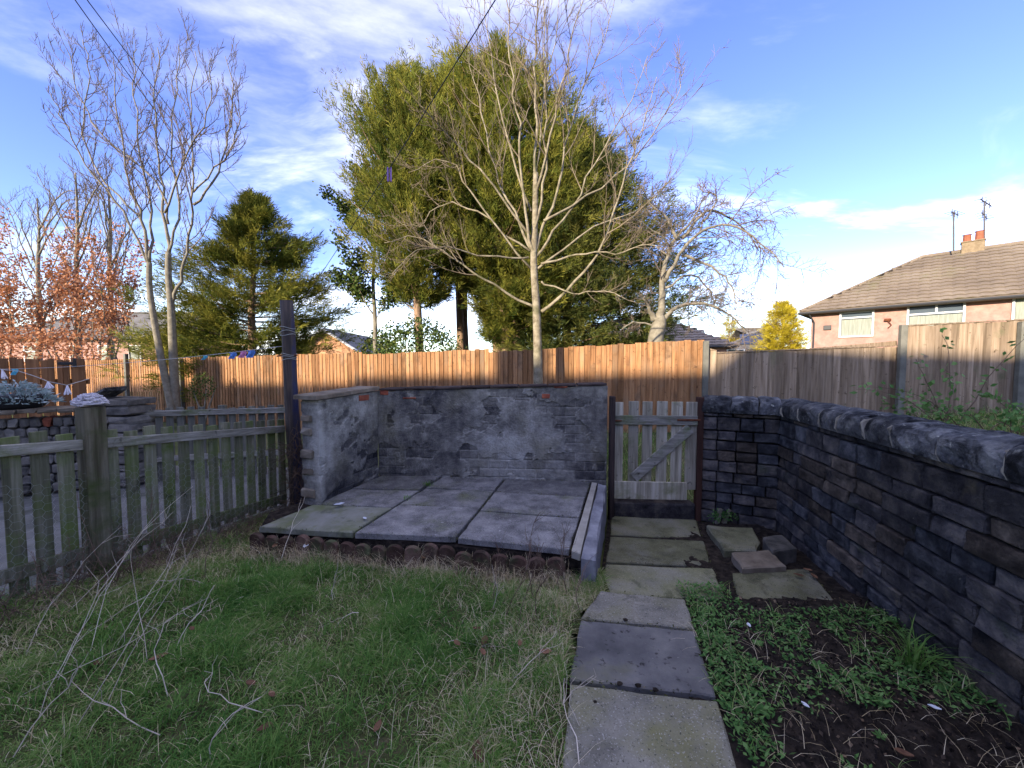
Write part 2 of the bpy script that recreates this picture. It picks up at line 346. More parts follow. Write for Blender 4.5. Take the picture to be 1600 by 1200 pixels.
def fline(d): return .3167*d-4.045            # the mossy picket fence runs along this line
lawn_poly = [(fline(1.2)-.1, 1.2), (fline(4.2), 4.2), (LN.x-.15, LN.y), (FL.x, FL.y+.1), (FR.x, FR.y+.1), (.72, 2.95), (.64, 2.62), (.40, 2.38), (.27, 1.93), (.21, 1.5), (.16, -.4), (-4.5, -.4)]
def lawn_h(x, y): return Hc(y)+.02+.035*fbm(x*1.4+3, y*1.4)+.05*sst(-1.2, -3.2, x)
g = .09; X, Y = np.meshgrid(np.arange(-4.6, .8, g), np.arange(-.4, 4.4, g)); ny_, nx_ = X.shape
mask = inpoly(X, Y, lawn_poly)
V = [(x, y, lawn_h(x, y)) for x, y in zip(X.ravel(), Y.ravel())]
F = [(j*nx_+i, j*nx_+i+1, (j+1)*nx_+i+1, (j+1)*nx_+i) for j in range(ny_-1) for i in range(nx_-1) if mask[j, i] or mask[j+1, i+1]]
link('lawn', np.array(V), F, 'turf', smooth=True, origin=(0, 0, 0), kind='structure')
bed_poly = [(.88, .3), (.93, 1.5), (1.0, 1.9), (1.22, 2.62), (1.45, 2.72), (2.2, 2.45), (2.36, 2.1), (2.15, 1.3), (1.95, .3)]
def bed_h(x, y): return Hc(y)+.012+.03*fbm(x*2.3, y*2.3, 5)+.016*fbm(x*9, y*9, 2)+.012*abs(fbm(x*26, y*26, 3, 3))
g = .022; X, Y = np.meshgrid(np.arange(.85, 2.75, g), np.arange(.2, 4.2, g)); ny_, nx_ = X.shape
def right_of(x): return True
V = [(x, y, bed_h(x, y)-(0 if y < 2.55 else .03*sst(2.5, 2.8, y))) for x, y in zip(X.ravel(), Y.ravel())]
F = []
for j in range(ny_-1):
    for i in range(nx_-1):
        x, y = X[j, i], Y[j, i]
        wl = W1.x+(y-W1.y)*wdir.x/wdir.y
        if x < wl+.06 and (y < 2.6 or x > 1.45): F.append((j*nx_+i, j*nx_+i+1, (j+1)*nx_+i+1, (j+1)*nx_+i))
link('soil_bed', np.array(V), F, 'soil', smooth=True, origin=(0, 0, 0), kind='structure')

def slab_mesh(mb, poly, thick, bev=.008, jit=0.0):
    poly = [Vector(p) for p in poly]; k = len(poly); c = sum(poly, Vector())/k
    inn = [p+(c-p).normalized()*bev*1.5+Vector((0, 0, random.uniform(-jit, jit))) for p in poly]
    V = inn+[p-Vector((0, 0, bev)) for p in poly]+[p-Vector((0, 0, thick)) for p in poly]
    nrm = (inn[1]-inn[0]).cross(inn[2]-inn[0]).z > 0
    F = [tuple(range(k))]
    for a in (0, k):
        for i in range(k): j = (i+1) % k; F.append((a+i, a+k+i, a+k+j, a+j))
    F.append(tuple(reversed(range(2*k, 3*k))))
    if not nrm: F = [tuple(reversed(f)) for f in F]
    mb.add(V, F); return mb
def shrink(poly, d):
    c = sum(poly, Vector())/len(poly); return [p+(c-p).normalized()*d for p in poly]
def rough_edge(poly, n=4, a=.006):
    out = []
    for i, p in enumerate(poly):
        q = poly[(i+1) % len(poly)]
        for k in range(n):
            r = p.lerp(q, k/n); out.append(r+Vector((random.uniform(-a, a), random.uniform(-a, a), 0)) if k else r)
    return out

# path: a cement bed with slabs lying in it
mb = MB(); mb.prism([(p.x, p.y) for p in (G(866, 1330, -.03), G(1180, 1330, -.03), G(1124, 1092, -.03), G(1130, 935, -.1), G(1090, 806, -.2), G(952, 800, -.2), G(936, 925, -.1), G(886, 1062, -.03))], -.25, lambda p: Hc(p[1])-.035)
path = mb.build('path', 'soil', kind='structure')
JOINTS = []
slabs = [([(866, 1330), (1196, 1330), (1122, 1093), (889, 1066)], .035, 'slab'), ([(888, 1062), (1121, 1089), (1088, 985), (906, 968)], .028, 'slab_dark'), ([(906, 965), (1087, 982), (1072, 936), (937, 922)], .030, 'slab'),
         ([(930, 934), (1136, 936), (1115, 888), (945, 881)], -.045, 'slab_moss'), ([(946, 878), (1113, 885), (1100, 845), (952, 838)], -.085, 'slab_moss'), ([(953, 835), (1099, 842), (1088, 812), (955, 806)], -.115, 'slab_moss'),
         ([(1143, 894), (1262, 888), (1340, 975), (1160, 962)], -.05, 'slab_moss')]
for q, z, m in slabs:
    p = rough_edge(shrink([G(x, y, z) for x, y in q], .008), 6, .006)
    slab_mesh(MB(), p, .055, .007).build('paving_slab', m, path); JOINTS.append(p)

# patio
mb = MB(); mb.prism([(p.x, p.y) for p in (FL+Vector((0, .05, 0)), FR+Vector((.02, .03, 0)), G(930, 872, .17), BR, BL, LN, LN+Vector((-.25, .1, 0)), FL+Vector((-.1, .35, 0)))], -.3, lambda p: lerp(.10, .215, sst(2.8, 4.5, p[1])))
patio = mb.build('patio', 'soil', kind='structure')
cols = [((891, 859), (924, 752)), ((713, 840), (789, 747)), ((552, 834), (690, 744)), ((402, 824), (596, 743))]
rows = [0, .37, .69, 1.0]
cf = [(G(*a, .18 if i < 2 else .165), G(*b, .268)) for i, (a, b) in enumerate(cols)]
for i in range(3):
    for j in range(3):
        off = .05 if i == 1 else 0
        def cp(c, t): return c[0].lerp(c[1], t)
        t0, t1 = rows[j]+(off if j else 0), rows[j+1]+(off if j < 2 else 0)
        q = [cp(cf[i+1], t0), cp(cf[i], t0), cp(cf[i], t1), cp(cf[i+1], t1)]
        dz = random.uniform(-.005, .005)
        p = rough_edge(shrink([v+Vector((0, 0, dz+random.uniform(-.004, .004))) for v in q], .015), 6, .006)
        JOINTS.append(p); slab_mesh(MB(), p, .05, .006).build('paving_slab', 'patio_moss' if (i, j) == (2, 0) else 'patio', patio)
# cement strip and kerb along the right of the patio
a0, a1, b0, b1 = G(893, 860, .185), G(907, 864, .185), G(925, 753, .27), G(933, 754, .27)
slab_mesh(MB(), rough_edge([a0, a1, b1, b0], 5, .004), .06, .006).build('cement_strip', 'strip', patio)
a0, a1, b0, b1 = G(908, 868, .18), G(931, 872, .175), G(934, 754, .272), G(948, 757, .272)
for t0, t1 in ((0, .56), (.565, 1)):
    slab_mesh(MB(), rough_edge([a0.lerp(b0, t0), a1.lerp(b1, t0), a1.lerp(b1, t1), a0.lerp(b0, t1)], 5, .006), .42, .022).build('kerb_stone', 'kerb', patio)

# scalloped brown edging along the front of the patio
e0, e1 = FL+Vector((-.02, -.04, 0)), G(884, 872, .15)
edg = thing('patio_edging', (lerp(e0.x, e1.x, .5), lerp(e0.y, e1.y, .5), 0), 'row of brown round topped edging tiles along the front of the raised patio', 'edging')
n = 19; ed = (e1-e0); ed.z = 0; L = ed.length; ed.normalize(); en = Vector((ed.y, -ed.x, 0))
for i in range(n):
    c = e0.lerp(e1, (i+.5)/n)+en*random.uniform(-.02, .02); w = L/n*.97; z1 = lerp(.135, .172, i/n)+random.uniform(-.03, .014); r = w/2
    prof = [(-r, -.12)]+[(-r*math.cos(a), z1-r*.8+r*.8*math.sin(a)) for a in np.linspace(0, math.pi, 9)]+[(r, -.12)]
    mb = MB(); tilt = random.uniform(.0, .22); yaw = random.uniform(-.12, .12); e2 = Vector((ed.x*math.cos(yaw)-ed.y*math.sin(yaw), ed.x*math.sin(yaw)+ed.y*math.cos(yaw), 0)); n2 = Vector((e2.y, -e2.x, 0))
    th = .045; k = len(prof); V = []
    for sc_, off in ((.90, 0), (1, .012), (1, th-.012), (.90, th)):
        for (x, z) in prof: V.append(Vector((c.x, c.y, 0))+e2*x*sc_+n2*(th/2-off+tilt*max(0, z)*.6)+Vector((0, 0, z if z < 0 else z*(1-(1-sc_)*.4))))
    F = [tuple(range(k)), tuple(reversed(range(3*k, 4*k)))]+[(s*k+j, (s+1)*k+j, (s+1)*k+(j+1) % k, s*k+(j+1) % k) for s in range(3) for j in range(k)]
    mb.add(V, F).build('edging_tile', 'terra', edg)

# ------------------------------------------------------------------ dark stone wall on the right
def stone_block(mb, o, u, nrm, w, h, d, proud):
    e = .007; s = random.random()*99; V = []; F = []
    gx_ = [0, e, w*.36, w*.68, w-e, w] if w > .2 else [0, e, w*.5, w-e, w]; gz_ = [0, e, h*.5, h-e, h]
    nx, nz = len(gx_)-1, len(gz_)-1; tl, tr_ = random.uniform(-.005, .005), random.uniform(-.005, .005)
    ca, cb = random.choice((0, nx)), random.choice((0, nz))       # one chipped corner
    for j in range(nz+1):
        for i in range(nx+1):
            ex, ez = i in (0, nx), j in (0, nz); x, z = gx_[i], gz_[j]
            yv = proud+.016*fbm(x*7+s, z*9+s, 1, 3)+.006-(.010 if (ex or ez) else 0)
            z += lerp(tl, tr_, i/nx)*(1 if j > nz/2 else -.6)+random.uniform(-.0025, .0025); x += random.uniform(-.0025, .0025)
            if (i, j) == (ca, cb): x += (.012 if ca == 0 else -.012); z += (.010 if cb == 0 else -.010); yv -= .01
            V.append(o+u*x+nrm*yv+Vector((0, 0, z)))
    R1 = nx+1
    for j in range(nz):
        for i in range(nx): a = j*R1+i; F.append((a, a+1, a+R1+1, a+R1))
    ring = [i for i in range(R1)]+[j*R1+nx for j in range(1, nz+1)]+[nz*R1+i for i in range(nx-1, -1, -1)]+[j*R1 for j in range(nz-1, 0, -1)]
    n0 = len(V)
    for k in ring: V.append(V[k]-nrm*d)
    for k in range(len(ring)): l = (k+1) % len(ring); F.append((ring[k], n0+k, n0+l, ring[l]))
    if (V[1]-V[0]).cross(V[R1]-V[0]).dot(nrm) < 0: F = [tuple(reversed(f)) for f in F]
    mb.add(V, F); return mb
def coping_block(mb, o, u, nrm, l, w, h, skew):
    prof = [(.0, 0), (-.01, .22), (.0, .48), (.03, .70), (.10, .84), (.24, .94), (.42, 1.0), (.64, 1.0), (.88, .90), (.98, .6), (1.0, .25), (1.0, 0)]
    s = random.random()*99; k = len(prof); V = []; ns = 8
    for q in range(ns):
        t = q/(ns-1); e = .95 if q in (0, ns-1) else 1
        for (a, b) in prof:
            sk = skew*(b-.3)*.5
            p = o+u*(t*l+sk*(1 if 0 < 1 else 0))-nrm*(a*w-.035)+Vector((0, 0, b*h*e))
            dn = .020*fbm(p.x*7+s, p.y*7, p.z*7, 4)+.012*abs(fbm(p.x*22+s, p.y*22, p.z*22, 2))
            V.append(p+nrm*dn*(1 if b > 0 else .3)+Vector((0, 0, dn*.8 if b > .3 else 0))+u*(.008*random.uniform(-1, 1)))
    F = [(q*k+j, (q+1)*k+j, (q+1)*k+j+1, q*k+j+1) for q in range(ns-1) for j in range(k-1)]
    F += [(q*k+k-1, (q+1)*k+k-1, (q+1)*k, q*k) for q in range(ns-1)]
    F += [tuple(reversed(range(k))), tuple((ns-1)*k+j for j in range(k))]
    F2 = F if u.cross(Vector((0, 0, 1))).dot(nrm) > 0 else [tuple(reversed(f)) for f in F]
    mb.add(V, [tuple(reversed(f)) for f in F2]); return mb
swall = thing('stone_wall', (W1.x, W1.y, -.2), 'soot blackened coursed stone wall with rough coping on the right, bending towards the gate', 'wall')
WTOP = 1.075; heights = [];  z = -.16
while z < WTOP-.13: hh = random.uniform(.088, .138); heights.append((z, hh)); z += hh+.012
heights.append((z, WTOP-z-.004))
def wall_face(A, B, nrm, lo, hi, first=None):
    u = (B-A); u.z = 0; L = u.length; u.normalize(); A = Vector((A.x, A.y, 0))
    for k, (z, hh) in enumerate(heights):
        x = 0.0
        if first: 
            w = first+random.uniform(-.015, .015)*(k % 2)
            stone_block(MB(), A+u*0+Vector((0, 0, z)), u, nrm, w, hh, .1, .006).build('stone', 'stone', swall); x = w+.008
        while x < L-.02:
            w = random.uniform(lo, hi)
            if L-x-w < lo*.8: w = L-x
            stone_block(MB(), A+u*x+Vector((0, 0, z)), u, nrm, w, hh, .1, random.uniform(-.008, .016)).build('stone', random.choice(('stone', 'stone', 'stone_brown', 'stone_blue')), swall)
            x += w+random.uniform(.007, .017)
nR = Vector((wdir.y, -wdir.x, 0)); nR = nR if nR.x < 0 else -nR
wall_face(W1, WE, nR, .15, .40)
rdir = (W2-W1); rdir.z = 0; rl = rdir.length; rdir.normalize(); nB = Vector((rdir.y, -rdir.x, 0)); nB = nB if nB.y < 0 else -nB
wall_face(W2, W1, nB, .13, .25, first=.15)
mb = MB()
def core(mb, A, B, nrm, z0, z1, t0=.05, t1=.30):
    q = [A-nrm*t0, B-nrm*t0, B-nrm*t1, A-nrm*t1]; mb.prism([(p.x, p.y) for p in q], z0, z1)
core(mb, W1+wdir*-.02, WE, nR, -.3, WTOP+.004); core(mb, W2, W1+rdir*-.2, nB, -.3, WTOP-.003)
mb.build('mortar_core', 'mortar', swall)
x = -.10; L = (WE-W1).length; zt = WTOP+.004
while x < L:
    l = random.uniform(.19, .34)
    coping_block(MB(), Vector((W1.x, W1.y, zt))+wdir*x, wdir, nR, l, .36, random.uniform(.155, .185), random.uniform(-.20, -.08)).build('coping_stone', 'cope', swall); coping_block(MB(), Vector((W1.x, W1.y, zt))+wdir*(x+l), wdir, nR*1.0, .014, .345, .15, -.12).build('mortar_joint', 'joint_mortar', swall); x += l+.014
x = 0.0
while x < rl-.02:
    l = min(random.uniform(.19, .27), max(.1, rl-x))
    coping_block(MB(), Vector((W2.x, W2.y, zt))-rdir*x, -rdir, nB, l, .36, random.uniform(.16, .18), .03).build('coping_stone', 'cope', swall); x += l+.012

# ------------------------------------------------------------------ rendered wall round the patio
def render_mat():
    m, t, b = base_mat('stained_render'); at = nd(t, 'ShaderNodeAttribute'); at.attribute_name = 'f'
    tcn = nd(t, 'ShaderNodeTexCoord'); v = tcn.outputs['Object']
    f = math_n(t, 'ADD', at.outputs['Fac'], math_n(t, 'MULTIPLY_ADD', noise_n(t, v, 11, 9, .78), 1.25, -.64))
    c = ramp_n(t, f, ((.0, (.020, .020, .023)), (.24, (.068, .064, .064)), (.44, (.145, .135, .12)), (.64, (.25, .236, .205)), (.94, (.42, .40, .355))))
    c = mix_n(t, ramp_n(t, noise_n(t, v, 2.2, 5, .6), ((.52, 0.0), (.75, .55))), c, (.19, .17, .10))
    c = mix_n(t, ramp_n(t, noise_n(t, v, 34, 4, .6), ((.70, 0.0), (.76, .7))), c, (.40, .39, .37))
    t.links.new(c, b.inputs['Base Color']); b.inputs['Roughness'].default_value = .95; b.inputs['Specular IOR Level'].default_value = .2
    bn = nd(t, 'ShaderNodeBump'); bn.inputs[0].default_value = .9; bn.inputs[1].default_value = .02
    t.links.new(noise_n(t, v, 45, 8, .7), bn.inputs['Height']); t.links.new(bn.outputs[0], b.inputs['Normal']); return m
M['render'] = render_mat()
pwall = thing('patio_wall', (BL.x, BL.y, 0), 'low wall of flaking grey render and sooty blockwork round two sides of the patio', 'wall')
def render_face(A, B, z0, zA, zB, nrm, seed, thick, tint, name):
    u = (B-A); u.z = 0; L = u.length; u.normalize(); A = Vector((A.x, A.y, 0)); st = .013
    nx, nz = int(L/st), int((max(zA, zB)-z0)/st); V = []; f = []
    for j in range(nz+1):
        for i in range(nx+1):
            s, q = i/nx, j/nz; x = s*L; zt = lerp(zA, zB, s); z = lerp(z0, zt, q)
            peel = fbm(x*2.4+seed, z*3.0, seed, 7)*.8+.45*(q-.50)+.25*fbm(x*9, z*9, seed, 3)*.5
            r = int((z-z0)/.105); bx = (x+(.11 if r % 2 else 0))/.225; fr = bx-math.floor(bx); fz = (z-z0)/.105-r
            cell = noise.noise((math.floor(bx)*7.3+seed, r*3.7, 2.2))
            joint = max(sst(.05, .0, min(fr, 1-fr)), sst(.10, .0, min(fz, 1-fz)))
            cov = sst(-.05, -.01, peel)
            big = fbm(x*.9+seed*2, z*1.2, 4.4, 4)
            dn = cov*.010+.004*fbm(x*6, z*6, seed, 4)-(1-cov)*joint*.008+(1-cov)*cell*.004
            fv = lerp(.43+cell*.36+.18*big+joint*.10, .52+.42*big+.16*fbm(x*5, z*5, 9, 4)+.10*fbm(x*9, z*1.2, 5, 3), cov)+tint(s, q)
            edge = sst(.05, .0, abs(peel+.03)); fv += .16*edge
            V.append(A+u*x+nrm*dn+Vector((0, 0, z))); f.append(min(1, max(0, fv)))
    F = [(j*(nx+1)+i, j*(nx+1)+i+1, (j+1)*(nx+1)+i+1, (j+1)*(nx+1)+i) for j in range(nz) for i in range(nx)]
    n0 = len(V); bk = -nrm*thick
    ring = [i for i in range(nx+1)]+[j*(nx+1)+nx for j in range(1, nz+1)]+[nz*(nx+1)+i for i in range(nx-1, -1, -1)]+[j*(nx+1) for j in range(nz-1, 0, -1)]
    for k in ring: V.append(V[k]+bk); f.append(.45+.25*fbm(V[k].x*4, V[k].z*4))
    for k in range(len(ring)): l = (k+1) % len(ring); F.append((ring[k], n0+k, n0+l, ring[l]))
    F.append(tuple(n0+k for k in range(len(ring))))
    if (V[1]-V[0]).cross(V[nx+1]-V[0]).dot(nrm) < 0: F = [tuple(reversed(q)) for q in F]
    return link(name, np.array([tuple(v) for v in V]), F, 'render', pwall, f=f)
ub = (BR-BL); ub.z = 0; ub.normalize(); nb = Vector((ub.y, -ub.x, 0)); nb = nb if nb.y < 0 else -nb
ul = (BL-LN); ul.z = 0; ul.normalize(); nl = Vector((ul.y, -ul.x, 0)); nl = nl if nl.x > 0 else -nl
BR2 = Vector((D(948, 700, BR.y).x, BR.y, 0))
zBR, zBL, zLN = D(945, 603, BR.y).z, D(592, 611, BL.y).z, D(475, 626, LN.y).z
render_face(BL, BR2, -.25, zBL, zBR, nb, 3.3, .20, lambda s, q: -.04+.22*sst(.35, .55, s)*sst(.95, .75, s)*sst(.72, .58, q)*sst(.22, .32, q)-.10*sst(.6, .9, q)*s, 'wall_face')
render_face(LN, BL+ul*-.012, -.25, zLN, zBL, nl, 8.1, .22, lambda s, q: -.24*sst(.12, .3, s)*sst(.85, .6, q)+.30*sst(.10, .03, s)-.02, 'wall_face')
# cap stones
def cap(A, B, zA, zB, nrm, w, h, n, m, over, name):
    u = (B-A); L = Vector((u.x, u.y, 0)).length
    for i in range(n):
        a, b = i/n, (i+1)/n-.004; pa, pb = A.lerp(B, a), A.lerp(B, b); dz = random.uniform(-.004, .004)
        q = [(pa+nrm*over, zA+(zB-zA)*a), (pb+nrm*over, zA+(zB-zA)*b), (pb-nrm*(w-over), zA+(zB-zA)*b), (pa-nrm*(w-over), zA+(zB-zA)*a)]
        P = [Vector((p.x, p.y, z+h+.012+dz)) for p, z in q]
        slab_mesh(MB(), rough_edge(P, 4, .007), h, .008).build(name, m, pwall)
cap(LN-ul*.05, BL, zLN, zBL, nl, .30, .045, 2, 'capstone', .035, 'cap_stone')
cap(BL+ub*.03, BR2, zBL+.0, zBR, nb, .26, .024, 8, 'tilecap', .025, 'cap_tile')
for px, py, w, hh in ((601, 613, .10, .062), (853, 619, .09, .05), (876, 604, .15, .03), (640, 622, .16, .02), (560, 618, .0, 0)):
    if w == 0: continue
    p = D(px, py, BL.y); t = (p.x-BL.x)/(BR2.x-BL.x); y = lerp(BL.y, BR2.y, t); p = D(px, py, y)
    MB().box(p+nb*.006, (w, .03, hh), ub, .006, .003).build('brick', 'redbrick', pwall)
p = D(563, 617, 4.4); t = .72; q = LN.lerp(BL, t); MB().box(Vector((q.x, q.y, lerp(zLN, zBL, t)-.05))+nl*.006, (.16, .03, .065), ul, .006, .003).build('brick', 'redbrick', pwall)
# a few broken stones showing at the free end of the left arm
for z, hh in ((.30, .09), (.52, .06), (.70, .08), (.93, .07), (1.06, .06)):
    MB().box(Vector((LN.x, LN.y, z))-nl*random.uniform(.13, .15)-ul*.0, (.15+random.uniform(-.04, .02), .05, hh), -nl, .012, .008).build('end_stone', 'capstone', pwall)

# ------------------------------------------------------------------ garden gate between the walls
GL, GR = G(958, 804, -.12), G(1085, 807, -.12); gu = (GR-GL); gu.z = 0; gw = gu.length; gu.normalize(); gn = Vector((gu.y, -gu.x, 0)); gn = gn if gn.y < 0 else -gn
gd = (GL.y+GR.y)/2
def zg(py): return D(1020, py, gd).z
gate = thing('garden_gate', (lerp(GL.x, GR.x, .5), gd, -.1), 'weathered wooden picket gate with diagonal brace between patio wall and stone wall', 'gate')
def gx(px, py=700):
    return (D(px, py, gd).x-D(958, py, gd).x)
for (a, b, top, bot) in ((958.5, 971.5, 629, 757), (980, 995, 627, 757), (1001, 1016, 627, 757), (1023, 1039, 627, 757), (1045, 1062, 627, 757), (1067, 1084, 627, 764)):
    x0, x1 = gx(a), gx(b); z0, z1 = zg(bot), zg(top)+random.uniform(-.008, .008)
    c = Vector((GL.x, GL.y, 0))+gu*(x0+x1)/2
    MB().box(Vector((c.x, c.y, (z0+z1)/2)), (x1-x0, .02, z1-z0), gu, .004, .0015).build('picket', 'gatewood', gate)
def gbar(xa, xb, za, zb, w, off, name, m='gatewood', th=.028):
    a = Vector((GL.x, GL.y, 0))+gu*xa+gn*off; b = Vector((GL.x, GL.y, 0))+gu*xb+gn*off; a.z, b.z = za, zb
    d = b-a; uz = d.normalized().cross(gn) if abs(d.normalized().dot(gn)) < .9 else Vector((0, 0, 1))
    MB().box((a+b)/2, (d.length, th, w), d, .004, .001, uz if uz.z > 0 else -uz).build(name, m, gate)
gbar(gx(958), gx(1083), zg(656), zg(656), .105, .026, 'top_rail', 'rail')
gbar(gx(957), gx(1069), zg(765), zg(765), .20, .030, 'bottom_board', 'gatewood')
gbar(gx(988), gx(1072), zg(746), zg(668), .115, .027, 'diagonal_brace', 'rail', .026)
gbar(gx(1052), gx(1087), zg(655), zg(655), .022, .046, 'hinge_strap', 'rust', .008)
gbar(gx(955), gx(968), zg(657), zg(657), .018, .046, 'latch', 'rust', .012)
p = G(952.5, 803, -.12); mb = MB(); mb.box((p.x-.002, gd-.02, .54), (.055, .09, 1.42), gu, .006, .002)
pl_ = mb.build('gate_post', 'darkpost', label='narrow dark timber gate post fixed to the end of the patio wall', category='post')
p = G(1089, 807, -.12); mb = MB(); mb.box((p.x, gd-.03, .53), (.06, .09, 1.42), gu, .006, .002)
pr_ = mb.build('gate_post', 'redpost', label='red brown timber gate post against the end of the dark stone wall', category='post')
mb = MB(); c = GL.lerp(GR, .5); mb.box((c.x, c.y+.05, -.10), (gw, .16, .26), gu, .012, .004)
mb.build('threshold_stone', 'stone', label='dark stone threshold under the picket gate', category='step')

# loose flags near the bend of the wall
def loose(q, z, th, label, m='slab_moss', name='loose_flagstone'):
    p = rough_edge([G(x, y, z) for x, y in q], 3, .010)
    slab_mesh(MB(), p, th, .012, .004).build(name, m, label=label, category='stone', group='loose stones by the wall')
loose([(1104, 820), (1176, 824), (1188, 846), (1182, 859), (1131, 859)], -.04, .07, 'flat mossy flagstone lying behind the thicker broken flag beside the path')
loose([(1143, 862), (1203, 858), (1229, 883), (1160, 887)], .0, .075, 'thick broken flagstone nearest the camera of the loose stones by the wall', 'capstone')
loose([(1192, 838), (1222, 835), (1245, 855), (1208, 862)], .03, .14, 'square dark stone block against the foot of the stone wall', 'rubble', 'loose_stone')
# ================================================================== fences
def rail_bar(mb, a, b, th, w): 
    d = b-a; mb.box((a+b)/2, (d.length, th, w), d, .004, .001, Vector((0, 0, 1)) if abs(d.normalized().z) < .02 else (d.cross(Vector((d.y, -d.x, 0)))*-1 if d.cross(Vector((d.y, -d.x, 0))).z < 0 else d.cross(Vector((d.y, -d.x, 0))))); return mb
fdir = Vector((.3167, 1, 0)).normalized(); fn = Vector((fdir.y, -fdir.x, 0))    # fn faces the lawn
def fpt(d, off=0): return Vector((fline(d), d, 0))+fn*off
pf = thing('picket_fence', (fline(3.2), 3.2, 0), 'mossy low picket fence with chicken wire along the left of the lawn', 'fence')
def railz(d): return lerp(1.05, .865, (d-2.45)/(4.38-2.45))
proto = None
for t in range(-8, 13):
    d = 2.95*(t+24.7)/24.7
    if abs(d-2.84) < .05: continue
    z1, z0 = railz(d)+random.uniform(.075, .12), Hc(d)+.06+random.uniform(-.02, .03)
    p = fpt(d)
    MB().box((p.x, p.y, (z0+z1)/2), (.085, .018, z1-z0), fdir+Vector((random.uniform(-.03, .03), 0, 0)), .004, .002).build('picket', 'picket', pf)
for d0, d1 in ((1.85, 2.80), (2.89, 4.40)):
    a, b = fpt(d0, .030), fpt(d1, .030); a.z, b.z = railz(d0), railz(d1); rail_bar(MB(), a, b, .035, .075).build('top_rail', 'rail', pf)
    a, b = fpt(d0, .028), fpt(d1, .028); a.z, b.z = railz(d0)-.83, railz(d1)-.80; rail_bar(MB(), a, b, .03, .09).build('bottom_rail', 'picket', pf)
    a, b = fpt(d0, .02), fpt(d1, .02); a.z, b.z = Hc(d0)+.04, Hc(d1)+.05; rail_bar(MB(), a, b, .03, .14).build('kick_board', 'rail', pf)
p = fpt(2.84, .02); MB().box((p.x, p.y, .54), (.125, .125, 1.5), fdir, .008, .002).build('post', 'post_wood', pf)
# chicken wire on the lawn side
mb = MB(); c = .032; d0, d1 = 2.0, 4.36; Ls = (d1-d0)/fdir.y; nxh = int(Ls/(c*1.5)); nzh = int(.80/(c*.866*2))
for i in range(nxh):
    for j in range(nzh):
        x = i*c*1.5; zz = j*c*1.732+(c*.866 if i % 2 else 0)
        def wp(dx, dz):
            d = d0+(x+dx)*fdir.y; q = fpt(d, .062+.006*math.sin(x*5+zz*7)); q.z = Hc(d)+.10+(zz+dz)*lerp(1.0, .95, (d-2)/2.4); return q
        P = [wp(-c/2, c*.866), wp(c/2, c*.866), wp(c, 0), wp(c/2, -c*.866)]
        if abs(d0+x*fdir.y-2.84) > .0: mb.tube(P, .0008, 3, False)
mb.build('chicken_wire', 'wire', pf, kind='stuff')

# neighbour's darker picket fence behind it
nf = thing('picket_fence', (-4.3, 5.4, 0), 'dark weathered picket fence in the next garden, behind the mossy one', 'fence')
a, b = D(205, 652, 5.2), D(446, 643, 5.7); a.z, b.z = .93, .92; nu = (b-a); nu.z = 0; nl_ = nu.length; nu.normalize(); nn = Vector((nu.y, -nu.x, 0))
k = 15
for i in range(k):
    p = a.lerp(b, (i+.5)/k); z0, z1 = -.02, .93+random.uniform(.05, .09)
    MB().box((p.x, p.y, (z0+z1)/2), (.085, .018, z1-z0), nu, .004, .002).build('picket', 'picket_dark', nf)
for z in (.93, .30):
    A, B = a+nn*.03, b+nn*.03; A.z = B.z = z; rail_bar(MB(), A, B, .035, .08).build('rail', 'rail', nf)
p = a.lerp(b, .56)+nn*-.06; MB().box((p.x, p.y, .49), (.09, .09, 1.06), nu, .006).build('post', 'post_wood', nf)
mb = MB(); ydp = [(-12, 2.0), (fline(2.0)-.12, 2.0), (fline(4.5)-.12, 4.5), (-2.9, 5.9), (-5, 6.2), (-12, 6.2)]
mb.prism(ydp, -.2, lambda p: H(*p)-.012); mb.build('yard', 'yard', kind='structure')

# close board fences across the back
def fd(px): return 7.88/(1+.315*(px-800)/600)
def board_fence(name, label, runs, m, bw, postm, posts, feather=True):
    x0, y0 = runs[0][0].x, runs[0][0].y
    th = thing(name, (x0, y0, H(x0, y0)), label, 'fence'); proto = {}
    for A, B in runs:
        u = B-A; u.z = 0; L = u.length; u.normalize(); nrm = Vector((u.y, -u.x, 0)); nrm = nrm if nrm.y < 0 else -nrm
        n = max(1, round(L/bw)); w = L/n
        for i in range(n):
            p = A.lerp(B, (i+.5)/n); z1 = p.z+random.uniform(-.014, .012); z0 = H(p.x, p.y)-.05
            off = .0 if feather is True else (.016 if i % 2 else 0)
            yaw = .16 if feather else .0
            uu = (u*math.cos(yaw)+nrm*math.sin(yaw))
            MB().box(Vector((p.x, p.y, (z0+z1)/2))+nrm*(off+random.uniform(0, .003)), (w*1.07, .012, z1-z0), uu, .003).build('board', m, th)
        for zz in (.35, 1.25):
            a_, b_ = A-nrm*.045, B-nrm*.045; a_.z, b_.z = H(A.x, A.y)+zz, H(B.x, B.y)+zz
            rail_bar(MB(), a_, b_, .04, .08).build('rail', m, th)
        if m == 'orange': continue
        a_, b_ = A+Vector((0, 0, .010)), B+Vector((0, 0, .010)); rail_bar(MB(), a_, b_, .05, .022).build('capping_rail', m, th)
    for p, top in posts:
        z0 = H(p.x, p.y)-.1; MB().box((p.x, p.y-.05, (z0+top)/2), (.09, .09, top-z0), (1, -.3, 0), .006).build('post', postm, th)
    return th
def fp(px, py): return D(px, py, fd(px))
